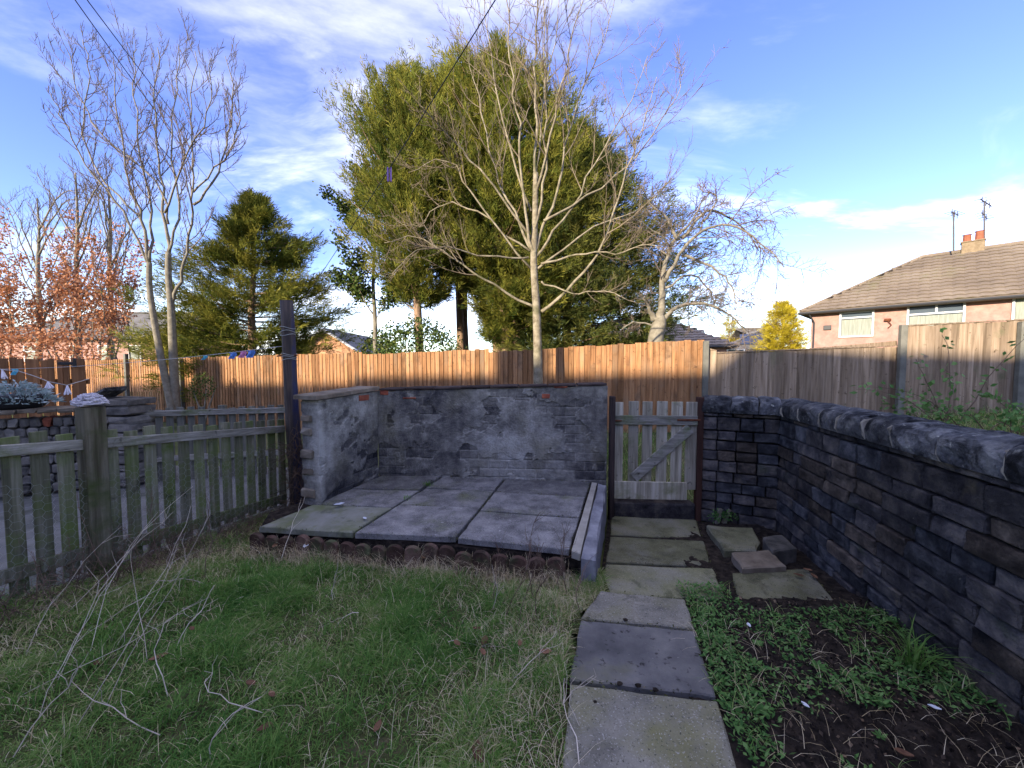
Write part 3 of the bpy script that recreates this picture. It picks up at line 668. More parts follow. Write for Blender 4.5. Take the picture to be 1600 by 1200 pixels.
board_fence('board_fence', 'long orange close board fence stepping across the back behind the trees', [(fp(-160, 566), fp(133, 564)), (fp(133, 563), fp(566, 551)), (fp(566, 554), fp(764, 545)), (fp(764, 550), fp(1030, 534)), (fp(1030, 534), fp(1100, 531))], 'orange', .105, 'concpost',
            [(fp(199, 553), fp(199, 553).z), (fp(284, 560), fp(284, 560).z), (fp(1101, 533), fp(1101, 533).z), (fp(1031, 536)+Vector((0, .12, 0)), fp(1031, 538).z)])
q0 = fp(1103, 545); q1 = D(1120, 552, q0.y-.05); q2 = D(1404, 541, 6.75)
board_fence('board_fence', 'grey brown weathered close board fence in front of the pink bungalow, lower stretch', [(q0, D(1119, 549, q0.y-.04)), (q1, q2)], 'greyb', .125, 'concpost', [])
q3, q4 = D(1411, 510, 6.62), D(1760, 492, 6.3)
board_fence('board_fence', 'taller weathered close board fence at the far right above the brambles', [(q3, q4)], 'greyb', .125, 'concpost', [(D(1407, 510, 6.63), D(1407, 508, 6.63).z), (D(1593, 502, 6.42), D(1593, 502, 6.42).z-.01)])

# neighbour's brown gate with strap hinge
a, b = D(-60, 566, 6.6), D(134, 560, 6.9); ng = thing('board_gate', ((a.x+b.x)/2, a.y, 0), 'brown vertical board gate with black strap hinge at the far left', 'gate')
n = 16; u = (b-a); u.z = 0; L = u.length; u.normalize(); nrm = Vector((u.y, -u.x, 0))
for i in range(n):
    p = a.lerp(b, (i+.5)/n); z1 = p.z+random.uniform(-.02, .02)+.03*math.sin(i*.4)
    MB().box(Vector((p.x, p.y, z1/2))+nrm*(.02 if i % 2 else 0), (L/n*(.9 if i not in (11, 12, 13) else .78), .018, z1+.04), u, .003).build('board', 'brownb', ng)
for z in (.4, 1.3):
    A, B = a-nrm*.04, b-nrm*.04; A.z = B.z = z; rail_bar(MB(), A, B, .04, .09).build('rail', 'brownb', ng)
h0, h1 = D(95, 569, 6.76), D(121, 567, 6.8); MB().box((h0+h1)/2+nrm*.05, ((h1-h0).length, .012, .05), u, .004).box(h1+nrm*.05, (.05, .016, .16), u, .004).build('strap_hinge', 'blackiron', ng)

# ------------------------------------------------------------------ clothes pole, lines
pb, pt_ = D(466, 790, 4.42), D(447, 470, 4.42); pb.z = -.2
def pole_mat():
    m, t, b = base_mat('tarred_pole'); vec, raw, _, tcn = obj_vec(t, VG); n = noise_n(t, vec, 4)
    c = ramp_n(t, n, ((.3, (.014, .011, .011)), (.5, (.04, .028, .022)), (.72, (.10, .07, .05))))
    s = nd(t, 'ShaderNodeSeparateXYZ'); t.links.new(tcn.outputs['Object'], s.inputs[0])
    f = math_n(t, 'MULTIPLY', ramp_n(t, math_n(t, 'ADD', s.outputs[0], math_n(t, 'MULTIPLY', n, .03)), ((.505-.47, 0.0), (.52-.47, 1.0))), ramp_n(t, noise_n(t, raw, 5, 5), ((.42, 1.0), (.6, .25))))
    c = mix_n(t, f, c, (.014, .018, .06)); t.links.new(c, b.inputs['Base Color']); b.inputs['Roughness'].default_value = .75
    bn = nd(t, 'ShaderNodeBump'); bn.inputs[0].default_value = .6; bn.inputs[1].default_value = .01; t.links.new(noise_n(t, vec, 12), bn.inputs['Height']); t.links.new(bn.outputs[0], b.inputs['Normal']); return m
M['pole'] = pole_mat()
pole = thing('clothes_pole', (pb.x, pb.y, -.1), 'old dark tarred wooden clothes pole with blue paint streak at the patio corner', 'pole')
pp = [pb.lerp(pt_, t)+Vector((.006*math.sin(t*9), 0, 0)) for t in np.linspace(0, 1, 9)]
MB().tube(pp, [.086, .084, .080, .077, .074, .072, .071, .070, .068], 14).build('shaft', 'pole', pole, True)
for zi in (2.02, 1.98, 1.94, 1.72, 1.69, 1.66):
    mb = MB()
    t = (zi-pb.z)/(pt_.z-pb.z); c = pb.lerp(pt_, t); r = .078
    mb.tube([c+Vector((math.cos(a)*r, math.sin(a)*r, .012*math.sin(a*2+zi*40))) for a in np.linspace(0, 6.6, 18)], .0035, 4)
    mb.build('wire_wrap', 'wire', pole)
for zi, l in ((1.70, .13), (2.05, .08)):
    t = (zi-pb.z)/(pt_.z-pb.z); c = pb.lerp(pt_, t); MB().tube([c-Vector((l, .02, 0)), c+Vector((l*.8, -.02, .01))], .008, 6).build('peg', 'rust', pole)
c0 = pb.lerp(pt_, .93)
qd = D(762, -25, 1.5); c0 = pb.lerp(pt_, .90); lp = sag(c0, c0.lerp(qd, 1.9), .10, 40)
MB().tube(lp, .0022, 5).build('washing_line', 'blackplastic', label='dark washing line rising from the clothes pole up over the garden', category='line')
p = D(609, 291, 3.0); best = min(lp, key=lambda q: abs(800+FPX*q.x/max(.1, q.y)-609) if q.y > 1 else 1e9)
pg = thing('clothes_peg', best, 'purple clothes peg hanging on the dark washing line', 'peg')
for s in (-1, 1): MB().box(best+Vector((s*.008, 0, -.032)), (.010, .014, .08), (1, .2, s*.12), .003).build('jaw', 'purple', pg)
MB().tube([best+Vector((-.011, 0, -.02)), best+Vector((.011, 0, -.02))], .004, 6).build('spring', 'wire', pg)
c1_ = pb.lerp(pt_, .80)
lb = sag(c1_, D(-40, 577, 6.2), .07, 20)
MB().tube(lb, .004, 4).build('garden_string', 'rope', label='thin pale string running left from the clothes pole across the next garden', category='line')
def on_line(px):
    q = min(lb, key=lambda q: abs(800+FPX*q.x/q.y-px)); i = min(range(len(lb)-1), key=lambda i: abs(800+FPX*(lb[i].x+lb[i+1].x)/(lb[i].y+lb[i+1].y)-px))
    P = [lb[i].lerp(lb[i+1], k/20) for k in range(21)]; return min(P, key=lambda q: abs(800+FPX*q.x/q.y-px))
for px, m, w, lab in ((320, 'teal', .05, 'small teal cloth tag on the pale string, by itself'), (364, 'blue', .075, 'blue cloth tag on the pale string left of the pink one'), (380, 'rose', .075, 'pink cloth tag on the pale string between two blue ones'), (393, 'blue', .085, 'blue cloth tag on the pale string nearest the clothes pole'), (22, 'teal', .09, 'light blue cloth square on the pale string at the far left')):
    q = on_line(px); mb = MB(); V = []; n = 5
    for i in range(n):
        for j in range(n): V.append(q+Vector((w*(i/4-.5)+.01*math.sin(j*1.3), .012*math.sin(i*1.7+j), -w*1.05*j/4)))
    V2 = V+[v+Vector((0, .004, 0)) for v in V]; F = [(j+i*n, j+1+i*n, j+1+(i+1)*n, j+(i+1)*n) for i in range(n-1) for j in range(n-1)]
    F += [tuple(k+n*n for k in reversed(f)) for f in F]
    mb.add(V2, F).build('cloth_tag', m, label=lab, category='tag', group='tags on the string')
# tassel garland
gp = [D(x, y, d) for x, y, d in ((-30, 572, 5.6), (0, 577, 5.6), (30, 580, 5.6), (55, 588, 5.65), (75, 596, 5.7), (105, 602, 5.8), (125, 596, 6.0), (139, 592, 6.3))]
gar = thing('tassel_garland', gp[3], 'string of white tassels sagging in front of the brown board gate', 'garland')
MB().tube(gp, .005, 4).build('cord', 'rope', gar)
for q, s in ((gp[1]+Vector((.03, 0, 0)), 1.2), (gp[4], 1.0), (gp[5], 1.25)):
    mb = MB()
    for i in range(16):
        a = random.uniform(0, 6.28); r = random.uniform(.01, .055)*s
        mb.tube([q, q+Vector((math.cos(a)*r*.5, math.sin(a)*r*.5, -.05*s)), q+Vector((math.cos(a)*r, math.sin(a)*r, -.11*s*random.uniform(.8, 1.1)))], .006, 4)
    mb.build('tassel', 'tassel', gar)
# overhead cables at the top left
for o_, lab, s in (((0, 0), 'upper of two black overhead cables crossing the top left of the sky', .25), ((-11, 8), 'lower of two black overhead cables crossing the top left of the sky', .32)):
    MB().tube(sag(D(95+o_[0], -55+o_[1], 6), D(392+o_[0]*2, 318+o_[1], 24), s, 20), .009, 5).build('overhead_cable', 'blackplastic', label=lab, category='cable', group='overhead cables')

# mop bundle on the fence post, and what lies beyond
q = fpt(2.84, .02); q.z = 1.29
mb = MB()
for i in range(120):
    a = random.uniform(0, 6.28); b_ = random.uniform(.1, 1.4); P = []
    for k in range(7):
        aa = a+k*.33*random.choice((1, .6)); bb = b_+.1*math.sin(k+i); r = .085*random.uniform(.8, 1.12)
        P.append(q+Vector((math.cos(aa)*math.cos(bb)*r*1.15, math.sin(aa)*math.cos(bb)*r*1.0, .012+math.sin(bb)*r*.95)))
    mb.tube(P, .0055, 5)
mb.build('mop_head', 'mop', label='grey yarn mop head sitting on top of the picket fence post', category='mop')
# low stone wall and heap in the next garden
lw = thing('garden_wall', (-5.6, 4.7, 0), 'low rubble wall with flat stones in the next garden behind the pickets', 'wall')
wa, wb = D(-40, 650, 4.5), D(118, 642, 4.9); n = 9
for r in range(8):
    for i in range(n):
        p = wa.lerp(wb, (i+.5+(.3 if r % 2 else 0))/n); ll = (wb-wa).length/n
        MB().box((p.x, p.y+.1, .06+r*.118), (ll*random.uniform(.86, .97), .28, .11), wb-wa, .018, .010).build('stone', random.choice(['rubble', 'rubble', 'capstone', 'redbrick']) if r == 7 else 'rubble', lw)
for i in range(5):
    p = wa.lerp(wb, (i+.5)/5); MB().box((p.x, p.y+.08, 1.035), ((wb-wa).length/5*.96, .36, .055), wb-wa, .012, .008).build('cap_stone', 'capstone', lw)
hp = thing('stone_pillar', (-5.25, 5.15, 0), 'ruined rubble stone stub with a leaning slab on top, left of the dark picket fence', 'wall')
z = 0
while z < 1.12:
    hh = random.uniform(.06, .13)
    for i in range(2): MB().box((-5.42+i*.30+random.uniform(-.03, .03), 5.15, z+hh/2), (.29, .42, hh-.008), (1, .05*random.uniform(-1, 1), 0), .018, .012).build('stone', 'rubble', hp)
    z += hh
MB().box((-5.42, 5.1, 1.20), (.34, .3, .06), (1, 0, .55), .012, .01).build('top_slab', 'cope', hp)
mb = MB(); c = D(28, 655, 4.75); c.z = 1.065
mb.tube([c, c+Vector((0, 0, .02)), c+Vector((0, 0, .16)), c+Vector((0, 0, .17))], [.20, .23, .29, .27], 16); pl = thing('planter', c, 'black planter of silver grey foliage on the low rubble wall', 'planter')
mb.build('tub', 'blackiron', pl, True)
nlv = 900; a = rng.uniform(0, 6.28, nlv); rr = np.sqrt(rng.uniform(0, 1, nlv))*.36; P = np.stack([c.x+np.cos(a)*rr*1.15, c.y+np.sin(a)*rr*.7, c.z+.17+.16*(1-(rr/.36)**2)*rng.uniform(.2, 1, nlv)-.1*(rr/.36)**2], 1)
dr = np.stack([np.cos(a), np.sin(a), rng.uniform(-.2, .9, nlv)], 1)+rng.normal(0, .5, (nlv, 3))
# ================================================================== foliage helpers
def unit(a): return a/np.maximum(1e-9, np.linalg.norm(a, axis=1, keepdims=True))
def kites(P, Dr, L, Wd, wide=.45, roll=None):
    Dr = unit(Dr); n = len(P); rv = rng.normal(0, 1, (n, 3)) if roll is None else roll
    sd = unit(np.cross(Dr, rv)); L = np.broadcast_to(L, (n,))[:, None]; Wd = np.broadcast_to(Wd, (n,))[:, None]
    V = np.stack([P, P+Dr*L*wide+sd*Wd/2, P+Dr*L, P+Dr*L*wide-sd*Wd/2], 1).reshape(-1, 3)
    return V, np.arange(4*n).reshape(n, 4)
def leaves(name, m, parent, P, Dr, L, Wd, f, **kw):
    V, F = kites(np.asarray(P), np.asarray(Dr), L, Wd)
    return link(name, V, F, m, parent, f=np.repeat(np.clip(f, 0, 1), 4), **kw)
leaves('foliage', 'silver', pl, P, dr, rng.uniform(.04, .10, nlv), rng.uniform(.012, .03, nlv), rng.uniform(0, 1, nlv))

def conifer(name, label, base, top, prof, nb, m='fol', trunk_r=.16, bare=.0, up=.35, spray=.22, tr_mat='bark_brown', lean=(0, 0), trunks=None, group=None, per=13, gold=.5):
    """prof: list of (height fraction, radius left, radius right, radius front)"""
    base, top = Vector(base), Vector(top); t = thing(name, base, label, 'tree', group)
    Hh = top.z-base.z; pr = np.array(prof)
    mb = MB(); stems = trunks or [(0, 0, 1)]
    for (dx, dy, s) in stems:
        P = [base+Vector((dx, dy, -.1))]+[base.lerp(top, k*.95*s)+Vector((dx*(1-k*.6)+.04*math.sin(k*9+dx*9), dy, 0)) for k in (.08, .2, .35, .5, .7, 1)]
        mb.tube(P, [trunk_r*q for q in (1.15, 1, .92, .8, .65, .4, .05)], 8)
    zz = pr[0, 0]+(1-pr[0, 0])*rng.uniform(0, 1, nb)**.9*.99
    az = rng.uniform(0, 2*math.pi, nb); ca, sa = np.cos(az), np.sin(az)
    rl, rr, rf = (np.interp(zz, pr[:, 0], pr[:, i]) for i in (1, 2, 3))
    r = np.where(ca < 0, rl, rr)*ca**2+rf*sa**2; r *= np.where(rng.uniform(0, 1, nb) < .16, rng.uniform(1.0, 1.22, nb), rng.uniform(.55, 1.04, nb))
    r = np.maximum(r, .12); drc = np.stack([ca, sa, np.zeros(nb)], 1)
    ax = np.array(base)+(np.array(top)-np.array(base))*zz[:, None]
    upk = up*rng.uniform(.5, 1.4, nb)*np.interp(zz, [0, .5, 1], [.3, 1, 1.8])
    Ps, Ds, fs = [], [], []
    for i in range(nb):
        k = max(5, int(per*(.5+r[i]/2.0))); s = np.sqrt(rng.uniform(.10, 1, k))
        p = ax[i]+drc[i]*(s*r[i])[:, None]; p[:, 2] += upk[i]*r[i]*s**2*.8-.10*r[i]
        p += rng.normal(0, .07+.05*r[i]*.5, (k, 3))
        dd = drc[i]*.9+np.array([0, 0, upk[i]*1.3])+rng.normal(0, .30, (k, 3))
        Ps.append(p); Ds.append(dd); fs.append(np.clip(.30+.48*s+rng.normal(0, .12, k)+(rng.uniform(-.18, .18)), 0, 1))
        if i % 3 == 0 and r[i] > .5:
            q = [ax[i]+drc[i]*(u*r[i])+np.array([0, 0, upk[i]*r[i]*u**2*.8-.10*r[i]]) for u in (0, .35, .7, .92)]
            mb.tube(q, [.035, .024, .014, .006], 4, False)
    P, Dd, f = np.concatenate(Ps), unit(np.concatenate(Ds)), np.concatenate(fs)
    # every spray: a flat feather of narrow fronds
    n = len(P); rv = unit(np.cross(Dd, rng.normal(0, .7, Dd.shape)+np.array([0, 0, 1.0]))); nv = np.cross(Dd, rv); VV, FF, fv = [], [], []; n0 = 0
    sl = spray*1.5*rng.uniform(.6, 1.35, n); org = P-Dd*(sl*.35)[:, None]
    for tt, sg, ls in ((.05, 1, .62), (.18, -1, .62), (.32, 1, .55), (.46, -1, .5), (.60, 1, .42), (.72, -1, .34), (.45, 0, .62), (0, 0, .6)):
        a = sg*rng.uniform(.45, .95, n); dd = Dd*np.cos(a)[:, None]+rv*np.sin(a)[:, None]+rng.normal(0, .10, Dd.shape)
        ln = sl*ls*rng.uniform(.7, 1.2, n); o_ = org+Dd*(sl*tt)[:, None]-nv*(0.04*sl*tt)[:, None]
        V, F = kites(o_, dd, ln, ln*.09+.005, .5, roll=nv+rng.normal(0, .45, Dd.shape))
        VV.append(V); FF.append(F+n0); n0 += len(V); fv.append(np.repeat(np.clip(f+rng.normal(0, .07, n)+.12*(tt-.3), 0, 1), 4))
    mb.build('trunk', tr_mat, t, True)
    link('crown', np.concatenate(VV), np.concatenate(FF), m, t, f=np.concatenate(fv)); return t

def twig_tree(name, label, trunk_polys, limbs, bark, twig, lev=(9, 6, 4), upb=.35, ls=1.0, group=None, spread=.6, leafm=None, cat='tree', base=None, droop=0.0, minr=.0035, l1=.50, s0=.22):
    b0 = Vector(trunk_polys[0][0][0]) if base is None else base
    t = thing(name, (b0.x, b0.y, H(b0.x, b0.y)), label, cat, group); mt, mk = MB(), MB(); tips = []
    def smooth(pts, n):
        P = [Vector(p) for p in pts]; out = []
        for i in range(len(P)-1):
            p0, p1, p2, p3 = P[max(0, i-1)], P[i], P[i+1], P[min(len(P)-1, i+2)]
            for k in range(n):
                s = k/n; out.append(.5*((2*p1)+(p2-p0)*s+(2*p0-5*p1+4*p2-p3)*s*s+(3*p1-p0-3*p2+p3)*s**3))
        return out+[P[-1]]
    def kids(pts, r0, r1, level, total):
        if level >= len(lev): return
        n = lev[level]; k = len(pts)
        for c in range(n):
            s = (s0 if level == 0 else .18)+(.99-(s0 if level == 0 else .18))*((c+random.random()*.9)/n); s = min(s, .99)
            i = min(k-2, int(s*(k-1))); p = pts[i].lerp(pts[i+1], s*(k-1)-i); td = (pts[i+1]-pts[i]).normalized()
            rp = lerp(r0, r1, s); sd = td.cross(Vector((random.gauss(0, 1), random.gauss(0, 1), random.gauss(0, .6)))).normalized()
            ang = random.uniform(.45, .95); d = (td*math.cos(ang)+sd*math.sin(ang)*spread/.6).normalized()
            ln = total*l1*random.uniform(.55, 1.15)*(1-.45*s)
            if ln < .08: continue
            m_ = 5 if level == 0 else (4 if level == 1 else 3); q = [p]; dd = d
            for j in range(m_):
                dd = (dd+Vector((random.gauss(0, .10), random.gauss(0, .10), random.gauss(0, .08)+upb*(.55 if level < 2 else .4)-droop*(j/m_)))).normalized(); q.append(q[-1]+dd*ln/m_)
            ra = max(minr, min(rp*.55, .003+ln*.0085)); rb = max(minr*.6, ra*.3)
            (mk if level else mk).tube(q, [lerp(ra, rb, j/m_) for j in range(m_+1)], 5 if level == 0 else 3, False)
            if level == len(lev)-1 or leafm: tips.extend(q[1:])
            kids(q, ra, rb, level+1, ln)
    for pts, r0, r1 in trunk_polys:
        P = smooth(pts, 5); mt.tube(P, [lerp(r0, r1, i/(len(P)-1))*(1.12-.1*min(1, i/3)) for i in range(len(P))], 9)
    for pts, r0, r1 in limbs:
        P = smooth(pts, 4); P = [p+Vector((random.gauss(0, .022), random.gauss(0, .03), random.gauss(0, .015))) if 0 < i else p for i, p in enumerate(P)]
        L = sum((P[i+1]-P[i]).length for i in range(len(P)-1))
        mt.tube(P, [lerp(r0, r1, (i/(len(P)-1))**.62) for i in range(len(P))], 7); kids(P, r0, r1, 0, L*ls)
    mt.build('trunk', bark, t, True)
    mk.build('crown', twig, t, True)
    if leafm:
        mname, nl2, sz = leafm; T = np.array([tuple(q) for q in tips]); T = T[rng.integers(0, len(T), nl2)]+rng.normal(0, .09, (nl2, 3))
        leaves('leaves', mname, t, T, rng.normal(0, 1, (nl2, 3)), rng.uniform(sz*.7, sz*1.3, nl2), rng.uniform(sz*.5, sz*.8, nl2), rng.uniform(0, 1, nl2))
    return t
def PX(pts, y0, dy=0.0, wob=.0):
    n = len(pts); return [D(x, y, y0+dy*(i/max(1, n-1))+random.uniform(-wob, wob)) for i, (x, y) in enumerate(pts)]

# ------------------------------------------------------------------ pale bare tree in front of the fence
y = 7.0
tr = [(PX([(843, 690), (841, 600), (840, 545), (838, 480), (834, 410), (836, 340), (837, 270)], y), .095, .045)]
lm = [([(834, 410), (822, 330), (812, 220), (800, 120), (793, 0), (790, -90)], -.5, .048), ([(837, 290), (838, 220), (836, 100), (838, 0), (840, -110)], .2, .05),
      ([(836, 370), (850, 290), (854, 190), (848, 90), (852, -80)], -.3, .045), ([(838, 390), (868, 300), (885, 230), (905, 150), (945, 60), (965, -40)], .6, .045),
      ([(838, 400), (880, 345), (930, 255), (985, 155), (1012, 85)], .4, .042), ([(846, 487), (900, 440), (940, 380), (975, 285), (1002, 200), (1030, 120)], -.8, .05),
      ([(838, 482), (770, 447), (705, 402), (650, 372), (598, 380)], -.7, .042), ([(832, 392), (802, 330), (772, 262), (745, 150), (728, 70)], .7, .045),
      ([(830, 372), (772, 292), (722, 235), (682, 190), (655, 160)], -1.0, .034), ([(846, 412), (900, 396), (960, 398), (1012, 382), (1046, 402)], -.9, .034),
      ([(846, 440), (895, 458), (945, 455), (990, 472)], -.9, .026), ([(826, 402), (762, 402), (702, 386), (645, 395), (612, 425)], -1.1, .03),
      ([(828, 392), (748, 332), (695, 320), (655, 352), (625, 348)], .5, .03), ([(850, 345), (940, 290), (1002, 230), (1058, 150), (1070, 105)], .9, .036),
      ([(838, 300), (868, 180), (890, 80), (922, -40)], -1.0, .036), ([(830, 330), (785, 190), (765, 60), (752, -60)], 1.0, .036), ([(840, 420), (930, 355), (1010, 320), (1060, 268)], .3, .034),
      ([(836, 300), (850, 160), (870, 40), (880, -60)], 1.2, .03), ([(830, 420), (735, 300), (700, 250), (640, 268)], -.2, .03)]
twig_tree('bare_tree', 'tall pale bare tree standing in front of the orange fence, right of centre', tr, [(PX(p, y, dy), r*.72, .005) for p, dy, r in lm], 'bark_pale', 'twig', (14, 8, 4), .24, .78, minr=.0036, s0=.34, l1=.43)

# ------------------------------------------------------------------ many stemmed bare tree on the left
y = 10.0
tr = [(PX([(276, 660), (272, 590), (269, 520), (267, 478), (263, 430), (263, 395)], y), .105, .06), (PX([(272, 655), (258, 590), (246, 530), (234, 455), (233, 410)], y-.1), .09, .055)]
lm = [([(263, 395), (257, 333), (247, 250), (243, 160), (250, 75)], .3, .07), ([(267, 470), (283, 440), (294, 380), (302, 315), (302, 240), (300, 170), (306, 80)], -.4, .07),
      ([(233, 410), (220, 343), (202, 283), (186, 190), (176, 95)], -.3, .068), ([(233, 415), (190, 330), (145, 272), (105, 200), (80, 145)], -.8, .05), ([(233, 410), (238, 330), (214, 220), (208, 130), (212, 75)], .8, .055),
      ([(263, 395), (280, 320), (268, 230), (276, 140), (280, 70)], .9, .05), ([(302, 320), (340, 270), (358, 210), (364, 150), (352, 90)], .3, .045), ([(263, 350), (240, 280), (160, 210), (120, 140), (105, 75)], .2, .042),
      ([(302, 300), (350, 250), (372, 200), (372, 150)], -.6, .034), ([(220, 343), (170, 290), (130, 210), (140, 120), (130, 60)], .7, .045), ([(257, 333), (290, 250), (325, 180), (330, 90)], -.7, .04)]
twig_tree('bare_tree', 'many stemmed bare tree with upright branches at the left, before the orange fence', tr, [(PX(p, y, dy), r*.72, .008) for p, dy, r in lm], 'bark_grey', 'twig_dark', (18, 9, 4), .40, .72, minr=.0055, l1=.40)

# ------------------------------------------------------------------ arching bare tree behind the fence
y = 9.6
tr = [(PX([(1022, 560), (1025, 528), (1030, 505), (1028, 495)], y), .20, .15)]
lm = [([(1030, 500), (1035, 460), (1036, 420), (1050, 380), (1080, 345), (1100, 310)], .3, .12), ([(1022, 500), (1012, 480), (1005, 465)], -.3, .10), ([(1036, 500), (1060, 480), (1100, 474), (1140, 490), (1165, 520)], -.5, .07),
      ([(1038, 440), (1060, 400), (1095, 362), (1140, 352), (1185, 378), (1228, 416)], -.6, .06), ([(1060, 375), (1040, 340), (1015, 315), (1000, 290)], .3, .05), ([(1066, 372), (1105, 330), (1150, 345), (1185, 392)], .6, .05),
      ([(1065, 400), (1110, 415), (1140, 440), (1150, 475)], -.8, .045), ([(1100, 345), (1120, 315), (1095, 295)], .2, .03), ([(1040, 450), (1080, 430), (1110, 455), (1115, 480)], .5, .035), ([(1050, 385), (1020, 360), (985, 340)], -.4, .035), ([(1022, 510), (990, 505), (965, 520)], .1, .03)]
twig_tree('bare_tree', 'spreading bare fruit tree with arching branches behind the fence, right of the conifers', tr, [(PX(p, y, dy), r, .012) for p, dy, r in lm], 'bark_grey', 'twig_dark', (16, 9, 4), .04, 1.0, spread=.9, droop=.2, minr=.006)

# ------------------------------------------------------------------ conifers
gz = lambda px, yy: H((px-800)/600*yy, yy)
def cpt(px, yy): return Vector(((px-800)/600*yy, yy, gz(px, yy)))
GRP = 'tall dark conifers behind the fence'
conifer('conifer', 'left conifer of the tall clump, yellow green with a bare lower trunk', cpt(655, 11.3), D(646, 132, 11.3), [(.34, .9, 1.0, 1.0), (.44, 1.7, 1.5, 1.5), (.6, 2.0, 1.6, 1.6), (.75, 1.9, 1.3, 1.4), (.9, 1.15, .9, .8), (1, .35, .3, .3)], 520, group=GRP, up=.7, trunk_r=.14, per=34, spray=.19)
conifer('conifer', 'slim conifer second from left in the tall clump', cpt(719, 13.2), D(714, 125, 13.2), [(.38, .8, 1.2, 1.0), (.50, 1.7, 1.9, 1.5), (.7, 1.9, 2.0, 1.5), (.9, 1.3, 1.2, .9), (1, .4, .4, .4)], 440, group=GRP, up=.7, trunk_r=.15, trunks=[(0, 0, 1), (.22, .2, .8)], per=32, spray=.19)
conifer('conifer', 'tallest conifer in the middle of the clump with paired red brown trunks', cpt(792, 12.0), D(778, 98, 12.0), [(.20, .4, 1.8, 1.2), (.30, 1.0, 2.8, 2.0), (.45, 2.1, 3.3, 2.3), (.65, 2.3, 3.0, 2.1), (.82, 1.9, 2.0, 1.6), (.94, 1.0, 1.0, .9), (1, .2, .2, .2)], 760, group=GRP, up=.55, trunk_r=.18, trunks=[(0, 0, 1), (.42, .15, .9), (-.28, .3, .8)], per=34, spray=.20)
conifer('conifer', 'dark drooping conifer on the right side of the tall clump', cpt(880, 12.4), D(900, 205, 12.4), [(.05, 1.2, 1.3, 1.2), (.14, 1.9, 2.2, 1.8), (.30, 2.4, 3.9, 2.2), (.45, 2.6, 4.1, 2.3), (.65, 2.4, 3.2, 2.0), (.85, 1.7, 1.7, 1.3), (1, .3, .3, .3)], 900, 'fol2', group=GRP, up=.25, trunk_r=.17, per=34, spray=.20)
conifer('conifer', 'single smaller spreading conifer on the left behind the clothes pole', cpt(390, 12.2), D(398, 305, 12.2), [(.06, 2.2, .9, 1.2), (.2, 3.3, 1.3, 1.8), (.32, 3.8, 2.6, 2.0), (.48, 2.9, 3.1, 1.9), (.62, 2.1, 2.5, 1.5), (.8, 1.2, 1.8, 1.0), (.92, .45, .7, .4), (1, .08, .08, .08)], 330, 'fol', up=.30, trunk_r=.15, per=44, spray=.20)
conifer('golden_conifer', 'bright golden cone shaped conifer left of the pink bungalow', cpt(1224, 24), D(1222, 474, 24), [(.0, 1.3, 1.4, 1.3), (.3, 1.45, 1.5, 1.3), (.6, 1.15, 1.2, 1.0), (.85, .7, .8, .6), (1, .2, .2, .2)], 420, 'gold', up=.35, trunk_r=.1, per=12, spray=.24)
conifer('golden_conifer', 'small golden conifer top showing behind the middle bungalow roof', cpt(1140, 30), D(1140, 498, 30), [(.0, .8, .8, .8), (.6, .8, .8, .8), (1, .3, .3, .3)], 140, 'gold', up=.3, trunk_r=.08, per=10, spray=.24)

def bush(name, label, cx, cy, z0, rx, ry, rz, n, m, sz, stems=5, cat='bush', trunkpath=None, shell=.35):
    b = thing(name, (cx, cy, H(cx, cy)), label, cat); a = rng.normal(0, 1, (n, 3)); a = unit(a); rad = (shell+(1-shell)*rng.uniform(0, 1, n))**.5
    lump = np.array([1+.22*fbm(p[0]*2.2+cx, p[1]*2.2, p[2]*2.2, 3) for p in a]); P = a*(rad*lump)[:, None]*np.array([rx, ry, rz])+np.array([cx, cy, z0])
    P = P[P[:, 2] > H(cx, cy)+.02]; n = len(P)
    leaves('foliage', m, b, P, rng.normal(0, 1, (n, 3))+np.array([0, 0, .3]), rng.uniform(sz*.7, sz*1.4, n), rng.uniform(sz*.4, sz*.7, n), rng.uniform(0, 1, n))
    mb = MB()
    if trunkpath: mb.tube(*trunkpath, 7)
    for i in range(stems):
        q = P[rng.integers(0, n)]; mb.tube([(cx+random.uniform(-.1, .1), cy, H(cx, cy)-.1), tuple(lerp(np.array([cx, cy, H(cx, cy)]), q, .5)+np.array([0, 0, .1])), tuple(q)], [.03, .02, .006], 4, False)
    mb.build('stem', 'bark_grey', b); return b
yy = 11.9
tp = PX([(587, 580), (586, 500), (583, 440), (586, 380), (588, 320)], yy)
twig_tree('holly_tree', 'thin holly tree with glossy leaves at the left edge of the conifers', [(tp, .075, .02)], [(PX([(586, 500), (560, 450), (545, 400)], yy, -.4), .03, .008), (PX([(584, 440), (610, 400), (622, 350)], yy, .3), .03, .008), (PX([(585, 400), (560, 350), (535, 315)], yy, .2), .03, .008), (PX([(586, 380), (588, 320), (575, 280)], yy), .025, .006), (PX([(586, 470), (560, 470), (532, 440)], yy, .4), .02, .006), (PX([(586, 520), (600, 470), (632, 450)], yy, -.3), .02, .006)], 'bark_grey', 'twig_dark', (8, 4), .15, 1.1, leafm=('holly', 8000, .10))
c = cpt(652, 10.6); bush('evergreen_bush', 'bright green leafy bush behind the fence below the left conifer', c.x, c.y, 1.8, 1.3, .8, 1.1, 5200, 'holly', .09)
c = cpt(592, 12.6); bush('evergreen_bush', 'dark ivy like bush behind the fence under the holly tree', c.x, c.y, 1.7, .8, .7, 1.0, 2200, 'fol2', .10)
c = cpt(330, 13.4); bush('evergreen_bush', 'loose green bush under the smaller left conifer', c.x, c.y, 1.5, 1.8, .9, 1.6, 3600, 'fol', .14)
c = cpt(316, 9.7); bush('small_shrub', 'small green shrub growing against the orange fence on the left', c.x, c.y, 1.05, .30, .2, .36, 380, 'holly', .06, 3)

